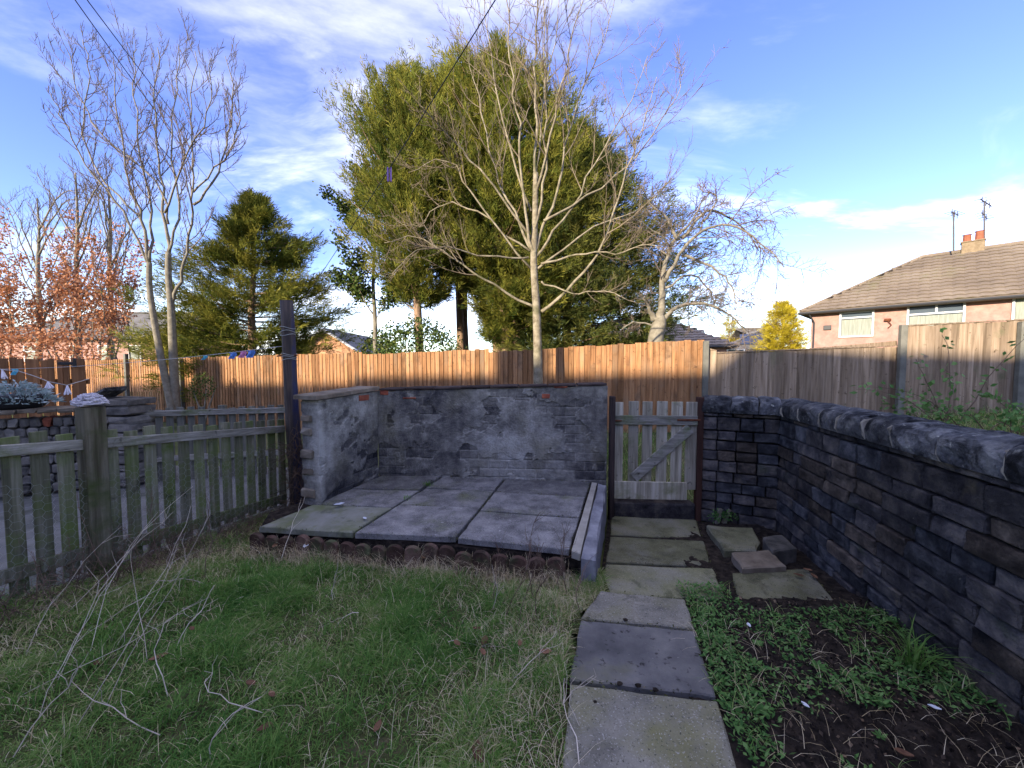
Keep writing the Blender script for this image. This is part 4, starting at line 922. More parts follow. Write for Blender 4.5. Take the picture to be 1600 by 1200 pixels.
# ------------------------------------------------------------------ trees far left
for px, yy, top, sp, lab in ((120, 15, 270, 95, 'slim bare tree behind the copper leaved hedge, taller stem at far left'), (172, 15.6, 300, 60, 'slim bare tree behind the fence just left of the many stemmed tree'), (60, 17, 310, 80, 'thin bare tree rising out of the copper leaves at the left edge')):
    P0 = PX([(px, 580), (px+2, 500), (px-1, 420), (px+1, (420+top)/2), (px-2, top)], yy)
    lms = []
    for k in range(9):
        h0 = 520-k*20; s = random.choice((-1, 1)); ex = px+s*random.uniform(.35, 1)*sp
        lms.append((PX([(px, h0), (lerp(px, ex, .5), h0-60), (ex, max(top, h0-random.uniform(100, 190)))], yy, random.uniform(-.8, .8)), .045, .008))
    twig_tree('bare_tree', lab, [(P0, .12, .02)], lms+[(P0[2:], .05, .012)], 'bark_grey', 'twig_dark', (8, 6), .4, .9, minr=.0065, group='slim bare trees at far left')
bp = []
for k in range(22):
    x = random.uniform(-70, 205); bp.append((PX([(x, 575), (x+random.uniform(-25, 25), 500), (x+random.uniform(-45, 45), random.uniform(360, 480))], 14.0, random.uniform(-.8, .8)), .035, .008))
twig_tree('copper_beech', 'copper beech thicket holding its orange brown leaves at the far left', [(PX([(60, 590), (62, 540), (58, 480)], 14.0), .09, .04)], bp, 'bark_grey', 'twig_dark', (10, 5), .2, .75, leafm=('beech', 15000, .10), minr=.006)
c = cpt(60, 13.2); bush('beech_hedge', 'low dense copper leaved hedge just over the brown gate', c.x-1, c.y, 1.7, 3.6, .7, 1.35, 5200, 'beech', .11)

# ================================================================== houses
def window(parent, c, u, nrm, w, h, top=.28, curtain=True, mull=()):
    fr = .07; mb = MB(); z = Vector((0, 0, 1))
    for s in (-1, 1):
        mb.box(c+u*s*(w/2-fr/2)+nrm*.02, (fr, .09, h), u, .01); mb.box(c+z*s*(h/2-fr/2)+nrm*.022, (w-2*fr, .09, fr), u, .01)
    if top: mb.box(c+z*(h/2-top*h)+nrm*.021, (w-2*fr, .085, fr), u, .01)
    for q in mull: mb.box(c+u*(q*w)+nrm*.023+z*(h/2-top*h/2), (fr, .08, top*h-fr), u, .01)
    o = mb.build('window', 'white', parent)
    MB().box(c-nrm*.01, (w-2*fr, .02, h-2*fr), u).build('pane', 'glass', o)
    if curtain: MB().box(c-z*(top*h/2)+nrm*.004, (w-2*fr-.03, .008, h*(1-top)-2*fr), u).build('net_curtain', 'curtain', o)
    return o
def tile_plane(mb, org, u, v, poly, tw=.30, tl=.30):
    """poly in (along eaves, up slope) metres"""
    n = u.cross(v).normalized(); n = n if n.z > 0 else -n
    xs_ = [p[0] for p in poly]; ys_ = [p[1] for p in poly]
    r = 0; y = min(ys_)
    while y < max(ys_):
        x = min(xs_)
        while x < max(xs_):
            if inpoly(np.array([x+tw/2]), np.array([y+tl/2]), poly)[0] or inpoly(np.array([x+tw/2]), np.array([y+.05]), poly)[0]:
                j = random.uniform(-.004, .004); P = []
                for (dx, dz) in ((.0, .010), (.10, .034), (.20, .034), (.30, .010)):
                    a = org+u*(x+dx*tw/.3)+v*y+n*(dz+.040+j); b = org+u*(x+dx*tw/.3)+v*(y+tl+.03)+n*(dz+j-.008); P.append((a, b))
                V = [p[0] for p in P]+[p[1] for p in P]+[p[0]-n*.03 for p in P]
                F = [(i, i+1, i+5, i+4) for i in range(3)]+[(8+i, 9+i, i+1, i) for i in range(3)]
                mb.add(V, F)
            x += tw
        y += tl; r += 1
    return mb
def hip_house(name, label, c0, c1, depth, zb, ze, pitch, wallm, tilem, wins, tw=.3, tiles=True, over=.35, hip1=True):
    u = (c1-c0); u.z = 0; L = u.length; u.normalize(); nrm = Vector((u.y, -u.x, 0)); nrm = nrm if nrm.y < 0 else -nrm; inn = -nrm
    c0 = Vector((c0.x, c0.y, 0)); t = thing(name, Vector((c0.x, c0.y, zb)), label, 'house')
    q = [c0, c0+u*L, c0+u*L+inn*depth, c0+inn*depth]
    MB().prism([(p.x, p.y) for p in q], zb-.5, ze).build('wall', wallm, t)
    h = depth/2+over; rz = ze+h*math.tan(pitch); e = [c0-u*over+nrm*over, c0+u*(L+over)+nrm*over, c0+u*(L+over)+inn*(depth+over), c0-u*over+inn*(depth+over)]
    r0, r1 = c0-u*over+u*h+inn*depth/2, c0+u*(L+over)-u*(h if hip1 else 0)+inn*depth/2
    Vv = [Vector((p.x, p.y, ze)) for p in e]+[Vector((r0.x, r0.y, rz)), Vector((r1.x, r1.y, rz))]+[Vector((p.x, p.y, ze-.12)) for p in e]
    F = [(0, 1, 5, 4), (1, 2, 5), (2, 3, 4, 5), (3, 0, 4), (6, 7, 1, 0), (7, 8, 2, 1), (8, 9, 3, 2), (9, 6, 0, 3), (9, 8, 7, 6)]
    roof = MB().add(Vv, F).build('roof', tilem, t)
    if tiles:
        mb = MB(); sl = h/math.cos(pitch); vv = (inn*math.cos(pitch)+Vector((0, 0, math.sin(pitch)))); Lt = L+2*over
        tile_plane(mb, Vv[0], u, vv, [(0, 0), (Lt, 0), (Lt-(h if hip1 else 0), sl), (h, sl)], tw, tw)
        v2 = (u*math.cos(pitch)+Vector((0, 0, math.sin(pitch)))); D2 = depth+2*over
        tile_plane(mb, Vv[3], -inn, v2, [(0, 0), (D2, 0), (D2/2, sl)], tw, tw)
        mb.build('roof_tiles', tilem, roof, kind='stuff')
    mb = MB()
    for a, b in ((Vv[0], Vv[4]), (Vv[4], Vv[5]), (Vv[3], Vv[4])): mb.tube([a.lerp(b, k/12)+Vector((0, 0, .04)) for k in range(13)], .085, 7)
    mb.build('ridge_tiles', tilem, roof)
    g = Vector((0, 0, -.07)); MB().tube([Vv[3]+g-u*.05, Vv[0]+g-u*.05+nrm*.05, Vv[1]+g+nrm*.05], .06, 6).tube([Vv[0]+g+u*.3, c0+u*.12+nrm*.08+Vector((0, 0, ze-.5)), c0+u*.12+nrm*.08+Vector((0, 0, zb))], .04, 6).build('gutter', 'gutter', t)
    for (x, z, w, hh, top, mull) in wins: window(t, c0+u*x+Vector((0, 0, z))+nrm*.01, u, nrm, w, hh, top, True, mull)
    return t, roof, c0, u, inn, rz
c0 = D(1268, 486, 18.0); ze = c0.z-.05; c1 = D(1600, 462, 13.6); uu = (c1-c0); uu.z = 0; uu.normalize()
def along(px, py=500):   # distance along the bungalow front seen at pixel px
    k = (px-800)/600; return (k*c0.y-c0.x)/(uu.x-k*uu.y)
xw = lambda a, b: ((along(a)+along(b))/2, along(b)-along(a))
w1, w2 = xw(1308, 1362), xw(1412, 1503)
def zat(px, py): s = along(px); return D(px, py, c0.y+uu.y*s).z
wz1 = (zat(1335, 486)+zat(1335, 527))/2; hh1 = zat(1335, 486)-zat(1335, 527)
zt2 = zat(1457, 471)
hb, roof_b, bc, bu, binn, brz = hip_house('pink_bungalow', 'pink pebbledash bungalow with brown hipped tile roof at the right', c0, c0+uu*13.5, 6.8, 1.2, ze, R(33), 'pink', 'tile',
    [(w1[0], wz1, w1[1], hh1, .25, ()), (w2[0], zt2-.85, w2[1], 1.7, .27, (.02,)), (along(1574)+1.0, zt2-.85, 2.0, 1.7, .0, ())], .31)
# little vent, lamp and bracket on the bungalow wall
nrmb = -binn
s = along(1290); p = bc+bu*s+nrmb*.05; p.z = zat(1290, 512); MB().box(p, (.28, .06, .2), bu, .01).build('wall_vent', 'gutter', hb)
s = along(1383); p = bc+bu*s+nrmb*.08; p.z = zat(1383, 500); MB().box(p, (.22, .12, .10), bu, .02).tube([p+Vector((0, 0, -.04)), p+bu*.12+Vector((0, 0, -.22)), p+bu*.02+Vector((0, 0, -.34))], .02, 5).build('wall_lamp', 'rust', hb)
# chimney and aerials
kk = (1508-800)/600; r_o = bc+binn*3.4; s_r = (kk*r_o.y-r_o.x)/(bu.x-kk*bu.y); cp_ = r_o+bu*s_r; cd = cp_.y; zc0, zc1 = brz, brz+.34
s_ = 0; ch = MB().box((cp_.x, cp_.y, (zc0+zc1)/2-.2), (.64, .45, zc1-zc0+.4), bu, .01).box((cp_.x, cp_.y, zc1+.03), (.70, .51, .05), bu, .01).build('chimney', 'chim', roof_b)
for dx, hh in ((-.17, .30), (.17, .38)):
    q = Vector((cp_.x, cp_.y, zc1+.06))+bu*dx; MB().tube([q, q+Vector((0, 0, hh*.2)), q+Vector((0, 0, hh*.9)), q+Vector((0, 0, hh))], [.16, .13, .12, .15], 10).build('chimney_pot', 'pot', roof_b)
def aerial(px, py0, py1, yagi, lab):
    a, b = D(px, py0, cd), D(px, py1, cd); t = thing('tv_aerial', (a.x, a.y, a.z), lab, 'aerial', 'aerials on the chimney')
    MB().tube([a, b], .03, 6).build('mast', 'alu', t)
    for (dz, l, ang) in yagi:
        d = Vector((math.cos(ang), .3, math.sin(ang))).normalized(); c_ = b+Vector((0, 0, dz)); mb = MB().tube([c_-d*l*.35, c_+d*l*.65], .022, 5)
        for k in range(7): p = c_+d*l*(k/6-.35); mb.tube([p-Vector((.02, .02, .16)), p+Vector((.02, .02, .16))] if k % 2 else [p-Vector((-.05, .20, 0)), p+Vector((-.05, .20, 0))], .012, 4)
        mb.build('antenna', 'alu', t)
aerial(1490, 392, 331, [(-.05, .55, -.15)], 'shorter television aerial left of the bungalow chimney pots')
aerial(1538, 388, 315, [(0, .85, -.25), (-.55, .5, -.45)], 'taller television aerial with two antennas right of the chimney pots')

# bungalow in the middle distance and the one with solar panels
m0 = D(962, 541, 23.5); m0.z = 0; m1 = D(1141, 541, 21.5); u_ = (m1-m0); u_.z = 0
zr = D(1050, 541, 22.5).z
hip_house('far_bungalow', 'bungalow with pale brown hipped roof seen behind the arching fruit tree', m0, m1, 6.2, .9, zr+.0, R(28), 'pink', 'tile_pink', [((m1-m0).length*.96-.0, zr-.75, .9, 1.1, .3, ())], .36)
s0, s1 = D(1136, 546, 27), D(1212, 546, 25.6)
sh, sroof, sc0, su, sinn, srz = hip_house('far_bungalow', 'far house with dark solar panels on its roof beside the golden conifer', s0, s1, 4.6, .9, s0.z, R(30), 'pink', 'tile_grey', [(2.2, s0.z-.6, 1.2, .7, .3, ())], .36, tiles=False)
n_ = (sinn*-math.sin(R(30))+Vector((0, 0, math.cos(R(30))))); vv = sinn*math.cos(R(30))+Vector((0, 0, math.sin(R(30))))
for k in range(3):
    c_ = sc0+su*(1.05+k*.62)+Vector((0, 0, s0.z))-sinn*.35+vv*1.35+n_*.06; MB().box(c_, (.58, 1.5, .04), su, 0, 0, n_).build('solar_panel', 'solar', sroof)

# brick gable house behind the clothes pole
g0, g1, ga = D(462, 556, 24), D(562, 552, 24), D(508, 514, 24)
gh = thing('gable_house', (ga.x, 24, .0), 'orange brick house gable with white bargeboards behind the fence, right of the clothes pole', 'house')
zb_ = D(508, 548, 24).z; MB().add([(g0.x, 24, -.2), (g1.x, 24, -.2), (g1.x, 24, zb_), (ga.x, 24, ga.z), (g0.x, 24, zb_), (g0.x, 31, -.2), (g1.x, 31, -.2), (g1.x, 31, zb_), (ga.x, 31, ga.z), (g0.x, 31, zb_)], [(0, 1, 2, 3, 4), (9, 8, 7, 6, 5), (1, 6, 7, 2), (5, 0, 4, 9)]).build('wall', 'brick_or', gh)
def slope(ex, nm):
    d = Vector((ex-ga.x, 0, zb_-ga.z)); e = d*1.16; V = [(ga.x, 23.7, ga.z+.06), (ga.x+e.x, 23.7, ga.z+.06+e.z), (ga.x+e.x, 31.3, ga.z+.06+e.z), (ga.x, 31.3, ga.z+.06)]
    V = V+[(a, b, c-.10) for a, b, c in V]; F = [(0, 1, 2, 3), (7, 6, 5, 4), (0, 4, 5, 1), (1, 5, 6, 2), (2, 6, 7, 3), (3, 7, 4, 0)]; r = MB().add(V, F).build('roof', 'tile_grey', gh)
    MB().tube([(ga.x, 23.66, ga.z-.03), (ga.x+e.x, 23.66, ga.z-.03+e.z)], .085, 4).build('bargeboard', 'white', r)
slope(g0.x, 'l'); slope(g1.x, 'r')
# house behind the trees at far left
l0, l1 = D(-30, 532, 24), D(252, 532, 24); zl = D(120, 528, 24).z
hip_house('pink_house', 'pink walled house with grey roof half hidden by the bare trees at far left', l0, l1, 7.0, -.2, zl, R(27), 'pink', 'tile_grey', [(7.7, zl-1.1, .8, 1.3, .3, ()), (5.9, zl-1.1, .7, 1.3, .3, ()), (9.6, zl-1.1, .8, 1.3, .3, ()), (3.2, zl-1.1, 1.0, 1.3, .3, ())], .4, tiles=False, hip1=False)

# terrace behind the camera: it keeps the garden in shade
tdir = Vector((1, -.25, 0)).normalized(); tn = Vector((.25, 1, 0)).normalized()
def terrace(x0, x1, eav, ridge, lab):
    A, B = Vector((x0, -12.0-.25*x0, 0)), Vector((x1, -12.0-.25*x1, 0)); dep = 7.2
    t = thing('terraced_house', (A.x, A.y, 0), lab, 'house', 'terrace behind the camera'); L = (B-A).length
    def P(s, d, z): q = A+tdir*s-tn*d; return (q.x, q.y, z)
    MB().add([P(0, 0, -.5), P(L, 0, -.5), P(L, 0, eav), P(0, 0, eav), P(0, dep, -.5), P(L, dep, -.5), P(L, dep, eav), P(0, dep, eav), P(0, dep/2, ridge-.15), P(L, dep/2, ridge-.15)],
             [(0, 3, 2, 1), (4, 5, 6, 7), (0, 4, 7, 8, 3), (1, 2, 9, 6, 5)]).build('wall', 'rubble', t)
    for s in (0, 1):
        d0, d1 = (-.35, dep/2) if s == 0 else (dep+.35, dep/2); k = (ridge-eav)/(dep/2); z0 = eav-.35*k
        V = [P(-.02, d0, z0), P(L+.02, d0, z0), P(L+.02, d1, ridge), P(-.02, d1, ridge)]; V += [(a, b, c-.14) for a, b, c in V]
        F = [(0, 1, 2, 3), (7, 6, 5, 4), (0, 4, 5, 1), (1, 5, 6, 2), (2, 6, 7, 3), (3, 7, 4, 0)]
        MB().add(V, F).build('roof', 'tile_grey', t)
    for s, z, w, h in ((L*.3, 1.6, 1.4, 1.3), (L*.3, 4.2, 1.4, 1.3), (L*.72, 4.2, 1.2, 1.3)):
        q = P(s, -.02, z); window(t, Vector(q), tdir, tn, w, h)
    q = P(L*.7, -.03, 1.0); MB().box(q, (.9, .06, 2.0), tdir, .01).build('door', 'white', t)
    q = P(L*.5, dep/2, ridge+.2); MB().box(q, (.9, .6, .9), tdir, .01).build('chimney', 'chim', t)
terrace(-29, -19.3, 5.6, 8.55, 'stone terraced house of the row behind the viewpoint, far end')
terrace(-19.3, -11.3, 5.7, 8.7, 'stone terraced house of the row behind the viewpoint, second from far end')
terrace(-11.3, 0.0, 6.2, 9.25, 'stone terraced house of the row behind the viewpoint, third from far end')
terrace(0.0, 11.0, 6.3, 9.4, 'stone terraced house of the row behind the viewpoint, near end')
# ================================================================== grass and litter
def grass_field(name, label, x, y, z, hgt, lean, f, m='grass', width=.0035, segs=3):
    n = len(x); P0 = np.stack([x, y, z], 1); a = rng.uniform(0, 6.283, n); ld = np.stack([np.cos(a), np.sin(a), np.zeros(n)], 1)
    sd = np.stack([-np.sin(a+rng.normal(0, .6, n)), np.cos(a), np.zeros(n)], 1); sd = unit(sd); wv = (width*rng.uniform(.6, 1.3, n))[:, None]
    V = []
    for k, (t, w) in enumerate(((0, 1), (.45, .8), (.8, .5))):
        p = P0+np.array([0, 0, 1])*(hgt*(t-.35*lean*t*t))[:, None]+ld*(hgt*lean*t**1.8)[:, None]; V += [p-sd*wv*w/2, p+sd*wv*w/2]
    tip = P0+np.array([0, 0, 1])*(hgt*(1-.42*lean))[:, None]+ld*(hgt*lean*1.05)[:, None]; V.append(tip)
    V = np.stack(V, 1).reshape(-1, 3); b = np.arange(n)[:, None]*7
    q = np.concatenate([b+np.array([0, 1, 3, 2]), b+np.array([2, 3, 5, 4]), b+np.array([4, 5, 6, 6])], 0)
    me = bpy.data.meshes.new(name); quads = q[:2*n]; tris = q[2*n:, :3]
    me.vertices.add(len(V)); me.vertices.foreach_set('co', V.astype(np.float32).ravel())
    me.loops.add(8*n+3*n); me.loops.foreach_set('vertex_index', np.concatenate([quads.ravel(), tris.ravel()]).astype(np.int32))
    me.polygons.add(3*n); me.polygons.foreach_set('loop_start', np.concatenate([np.arange(0, 8*n, 4), 8*n+np.arange(0, 3*n, 3)]).astype(np.int32)); me.update(calc_edges=True)
    at = me.attributes.new('f', 'FLOAT', 'POINT'); at.data.foreach_set('value', np.repeat(np.clip(f, 0, 1), 7).astype(np.float32))
    me.materials.append(M[m]); o = bpy.data.objects.new(name, me); COL.objects.link(o); return props(o, label, 'grass', kind='stuff')
def lawn_pts(n, poly):
    p = np.array([q[:2] for q in poly]); lo, hi = p.min(0), p.max(0); out = np.zeros((0, 2))
    while len(out) < n:
        c = rng.uniform(lo, hi, (n*2, 2)); c = c[inpoly(c[:, 0], c[:, 1], poly)]; c = c[(np.abs(c[:, 0]) < 1.5*np.maximum(c[:, 1], 0)+.5) & (c[:, 1] > .9)]; out = np.concatenate([out, c])
    return out[:n]
gp_ = lawn_pts(170000, lawn_poly)
tuft = np.array([fbm(x*2.1, y*2.1, 7, 4) for x, y in gp_]); dry = np.array([fbm(x*1.3+9, y*1.3, 3, 4) for x, y in gp_])
zz = np.array([lawn_h(x, y) for x, y in gp_])-.004
dry = dry+.55*np.clip((gp_[:, 0]+.5)/1.1, 0, 1)+.35*np.clip((gp_[:, 1]-2.5)/.6, 0, 1)
keep = rng.uniform(0, 1, len(gp_)) < np.clip(.78+tuft*.9, .45, 1); gp_, tuft, dry, zz = gp_[keep], tuft[keep], dry[keep], zz[keep]; n = len(gp_)
f = np.clip(.30+.32*dry+rng.normal(0, .15, n)+np.where(rng.uniform(0, 1, n) < .06+.14*np.clip(dry, 0, 1), .45, 0), 0, 1)
grass_field('grass', 'patchy winter grass of the lawn, green mixed with dry straw', gp_[:, 0], gp_[:, 1], zz, np.clip(.026+.085*np.clip(tuft+.1, 0, 1)+rng.normal(0, .011, n), .014, .12), np.clip(rng.normal(1.0, .3, n), .2, 1.5), f, width=.0042)
# long tufts
cx = []; 
for _ in range(60):
    c = lawn_pts(1, lawn_poly)[0]; k = random.randint(60, 170); cx.append(c+rng.normal(0, random.uniform(.03, .09), (k, 2)))
cx = np.concatenate(cx); cx = cx[inpoly(cx[:, 0], cx[:, 1], lawn_poly)]; n = len(cx)
grass_field('grass_tufts', 'longer grass tufts standing out of the lawn', cx[:, 0], cx[:, 1], np.array([lawn_h(*p) for p in cx]), rng.uniform(.06, .15, n), rng.uniform(.5, 1.2, n), rng.uniform(.0, .5, n), width=.004)
# dry straw lying over the lawn, thicker along the path, the edging and the fence
sp = lawn_pts(22000, lawn_poly); w = np.exp(-((sp[:, 0]-.25)/.45)**2)+np.exp(-((sp[:, 1]-(2.85-.22*sp[:, 0]))/.22)**2)+.7*np.exp(-((sp[:, 0]-(fline(sp[:, 1])+.35))/.35)**2)+.16
sp = sp[rng.uniform(0, 1, len(sp)) < w]; n = len(sp)
grass_field('dry_straw', 'pale dry grass straws matted along the path edge and patio edging', sp[:, 0], sp[:, 1], np.array([lawn_h(*p) for p in sp])+.006, rng.uniform(.03, .10, n)*np.where(rng.uniform(0, 1, n) < .08, 1.9, 1), rng.uniform(.7, 1.4, n), rng.uniform(0, 1, n), 'straw', .0022)
m_ = 1500; t_ = rng.uniform(0, 1, m_); ex = e0.x+(e1.x-e0.x)*t_+rng.normal(0, .02, m_); ey = e0.y+(e1.y-e0.y)*t_+rng.normal(-.05, .05, m_)
grass_field('edging_straw', 'dry straw hanging over the brown edging tiles of the patio', ex, ey, np.array([lawn_h(p, q) for p, q in zip(ex, ey)])+.01, rng.uniform(.08, .22, m_), rng.uniform(.4, 1.3, m_), rng.uniform(0, 1, m_), 'straw', .0026)
# verge beyond the gate and below the board fence
vp = np.stack([rng.uniform(-3, 9, 16000), rng.uniform(4.7, 7.6, 16000)], 1); vp = vp[(vp[:, 0] > .8) & ((vp[:, 0] < 2.6) | (vp[:, 1] > 5.0))]; n = len(vp)
grass_field('verge_grass', 'rough grass of the lane behind the gate and walls', vp[:, 0], vp[:, 1], np.array([H(*p) for p in vp])-.05, rng.uniform(.06, .22, n), rng.uniform(.3, 1.2, n), rng.uniform(.1, .85, n), width=.008)

# weeds on the soil bed
bp_ = np.stack([rng.uniform(.9, 2.6, 26000), rng.uniform(.9, 2.75, 26000)], 1)
wl = W1.x+(bp_[:, 1]-W1.y)*wdir.x/wdir.y; pe = np.interp(bp_[:, 1], [.9, 1.5, 1.9, 2.6], [.88, .92, .99, 1.2])
ok = (bp_[:, 0] < wl-.01) & (bp_[:, 0] > pe+.005) & ~((bp_[:, 1] > 2.42) & (bp_[:, 0] > 1.55))
bp_ = bp_[ok]; pe = pe[ok]; wl = wl[ok]
dens = np.array([fbm(x*2.4+4, y*2.4, 6, 4) for x, y in bp_])+.55*np.exp(-((bp_[:, 0]-pe)/.22)**2)+.35*np.clip((bp_[:, 1]-1.9)/.5, 0, 1)+.25*np.exp(-((wl-bp_[:, 0])/.2)**2)
kp = dens > rng.uniform(-.08, .80, len(dens)); bp_ = bp_[kp]; n = len(bp_); print('weeds', n)
P = np.stack([bp_[:, 0], bp_[:, 1], np.array([bed_h(*p) for p in bp_])+rng.uniform(.0, .03, n)], 1); a = rng.uniform(0, 6.283, n)
Dr = np.stack([np.cos(a), np.sin(a), rng.uniform(.0, .8, n)], 1); up = np.tile([0, 0, 1.], (n, 1))+rng.normal(0, .35, (n, 3))
V, F = kites(P, Dr, rng.uniform(.012, .038, n), rng.uniform(.008, .017, n), .5, roll=up)
link('ground_cover', V, F, 'weed', f=np.repeat(rng.uniform(0, 1, n), 4), label='low creeping green weeds spreading over the dark soil bed', category='weeds', kind='stuff')
k = rng.integers(0, n, 700); P = P[k]; grass_field('bed_grass', 'thin grass blades and pale roots scattered on the soil bed', P[:, 0], P[:, 1], P[:, 2]-.01, rng.uniform(.03, .10, 700), rng.uniform(.5, 1.4, 700), rng.uniform(.2, 1, 700))
k = 380; rp = np.stack([rng.uniform(1.0, 2.2, k), rng.uniform(1.1, 2.3, k)], 1)
grass_field('dry_roots', 'pale dry roots and straws scattered on the dark soil', rp[:, 0], rp[:, 1], np.array([bed_h(*p) for p in rp])+.004, rng.uniform(.03, .10, k), rng.uniform(1.2, 1.7, k), rng.uniform(0, 1, k), 'straw', .0024)
# crumbs of earth over the bed
k = 5000; cp2 = np.stack([rng.uniform(.95, 2.5, k), rng.uniform(1.0, 2.6, k)], 1); wl = W1.x+(cp2[:, 1]-W1.y)*wdir.x/wdir.y; pe = np.interp(cp2[:, 1], [.9, 1.5, 1.9, 2.6], [.90, .94, 1.01, 1.22]); cp2 = cp2[(cp2[:, 0] < wl) & (cp2[:, 0] > pe)]; k = len(cp2)
V, F = kites(np.stack([cp2[:, 0], cp2[:, 1], np.array([bed_h(*p) for p in cp2])+.002], 1), rng.normal(0, 1, (k, 3))+np.array([0, 0, .6]), rng.uniform(.006, .026, k), rng.uniform(.006, .02, k), .5)
link('soil_crumbs', V, F, 'crumb', f=np.repeat(rng.uniform(0, 1, k)**2, 4), label='loose crumbs of earth and leaf litter on the soil bed', category='soil', kind='stuff')
# broader leaved rosettes among the small weeds
for i in range(16):
    px, py = random.uniform(1110, 1420), random.uniform(985, 1190); c = G(px, py, .02)
    wx = W1.x+(c.y-W1.y)*wdir.x/wdir.y
    if c.x > wx-.12 or c.x < float(np.interp(c.y, [.9, 1.5, 1.9, 2.6], [.90, .94, 1.01, 1.22]))+.05: continue
    m_ = random.randint(7, 11); aa = np.linspace(0, 6.28, m_)+rng.normal(0, .2, m_); ro = thing('weed_rosette', (c.x, c.y, bed_h(c.x, c.y)), 'flat broad leaved weed rosette on the soil bed', 'plant', 'weed rosettes on the bed')
    pz = np.tile([c.x, c.y, bed_h(c.x, c.y)+.012], (m_, 1)); dv = np.stack([np.cos(aa), np.sin(aa), rng.uniform(.15, .6, m_)], 1); s_ = random.uniform(.03, .055)
    V, F = kites(pz, dv, rng.uniform(s_*.7, s_, m_), s_*.36, .6, roll=np.tile([0, 0, 1.], (m_, 1))); link('leaves', V, F, 'weed', ro, f=np.repeat(rng.uniform(.1, .7, m_), 4))
def tuft_at(p, label, n=60, h=(.12, .26), name='grass_tuft'):
    c = rng.normal(0, .03, (n, 2))+np.array([p.x, p.y]); o = grass_field(name, label, c[:, 0], c[:, 1], np.full(n, p.z-.01), rng.uniform(*h, n), rng.uniform(.5, 1.2, n), rng.uniform(.05, .45, n), width=.006); del o['kind']; o['category'] = 'plant'
tuft_at(G(1425, 1035, .02), 'green grass tuft at the foot of the stone wall')
tuft_at(G(668, 757, .27), 'small weed tuft growing in a patio slab joint', 40, (.03, .07), 'joint_weed')
tuft_at(G(632, 778, .25), 'tiny weed in the patio joint nearer the lawn than the other', 26, (.02, .05), 'joint_weed')
c = G(1130, 812, -.1); bush('wall_weeds', 'low green weeds at the foot of the wall by the gate', c.x, c.y-.02, -.07, .16, .05, .10, 260, 'weed', .03, 2, 'plant')

# moss and crumbs packed along the slab joints
JP = []
for poly in JOINTS:
    for i, p in enumerate(poly):
        q = poly[(i+1) % len(poly)]
        for _ in range(int((q-p).length*130)):
            if fbm(p.x*5, p.y*5, 1)+random.uniform(-.5, .5) > 0: JP.append(tuple(p.lerp(q, random.random())+Vector((random.gauss(0, .010), random.gauss(0, .010), random.uniform(-.012, .002)))))
JP = np.array(JP); n = len(JP); V, F = kites(JP, rng.normal(0, 1, (n, 3))*np.array([1, 1, .4])+np.array([0, 0, .3]), rng.uniform(.006, .020, n), rng.uniform(.004, .010, n), .5)
link('joint_moss', V, F, 'joint', f=np.repeat(rng.uniform(0, 1, n), 4), label='moss and dirt packed along the joints of path and patio slabs', category='moss', kind='stuff')
# dead stalks standing in and lying on the lawn
def stalk(px0, py0, z0, px1, py1, d1, r, m, lab, group, br=0, name='dead_stalk'):
    a = G(px0, py0, z0); b = D(px1, py1, a.y+d1); k = 7; mid = (a+b)/2+Vector((random.gauss(0, .07), random.gauss(0, .06), random.uniform(-.03, .09)))
    P = [a.lerp(mid, t).lerp(mid.lerp(b, t), t) for t in np.linspace(0, 1, k)]
    P = [p+Vector((random.gauss(0, .006), random.gauss(0, .006), random.gauss(0, .005))) if 0 < i else p-Vector((0, 0, .01)) for i, p in enumerate(P)]
    for p in P: p.z = max(p.z, lawn_h(p.x, p.y)+.004) if p is not P[0] else p.z
    mb = MB().tube(P, [lerp(r, r*.5, i/(k-1)) for i in range(k)], 5)
    for _ in range(br):
        i = random.randint(2, k-2); p = P[i]; dr_ = (P[i+1]-P[i]).normalized(); q = [p]
        for s in range(3): dr_ = (dr_+Vector((random.gauss(0, .4), random.gauss(0, .4), random.gauss(.1, .3)))).normalized(); q.append(q[-1]+dr_*random.uniform(.03, .07))
        mb.tube(q, [r*.6, r*.5, r*.4, r*.25], 4)
    mb.build(name, m, label=lab, category='stalk', group=group)
S1, S2, S3 = 'long pale stalks leaning from the fence corner', 'pale dead stalks in the lawn', 'dark thin stalks by the edging'
for q in ((115, 1140, 280, 850, .5), (165, 1100, 330, 800, .5), (90, 1060, 300, 760, .7), (60, 1120, 180, 900, .3), (140, 1020, 245, 800, .4), (30, 1085, 330, 930, .4), (180, 1010, 300, 790, .6), (120, 1000, 300, 890, .5), (40, 1020, 190, 820, .4), (100, 960, 270, 800, .5), (230, 1030, 200, 850, .2)):
    stalk(q[0], q[1], .05, q[2], q[3], q[4], 0.0018, 'stalk', 'long pale dry stalk slanting up towards the picket fence', S1, 2)
for q in ((262, 1085, 275, 960, .1), (275, 1010, 335, 915, .15), (655, 920, 672, 1000, -.1), (520, 935, 530, 880, .05), (800, 1060, 870, 985, .2), (905, 1190, 885, 1060, .3), (905, 1130, 930, 1060, .05), (250, 1145, 110, 1065, .1), (20, 1010, 130, 1085, -.15), (410, 1110, 320, 1058, .05), (230, 912, 330, 915, .02), (770, 950, 768, 880, .05), (560, 955, 520, 985, -.05), (440, 870, 478, 775, .35), (700, 1000, 760, 1010, 0), (330, 1190, 410, 1090, .1), (20, 1180, 140, 1020, .2), (380, 930, 300, 1000, -.15)):
    stalk(q[0], q[1], .05, q[2], q[3], q[4], .0024, 'stalk', 'pale dead stalk lying or standing in the lawn grass', S2, 2)
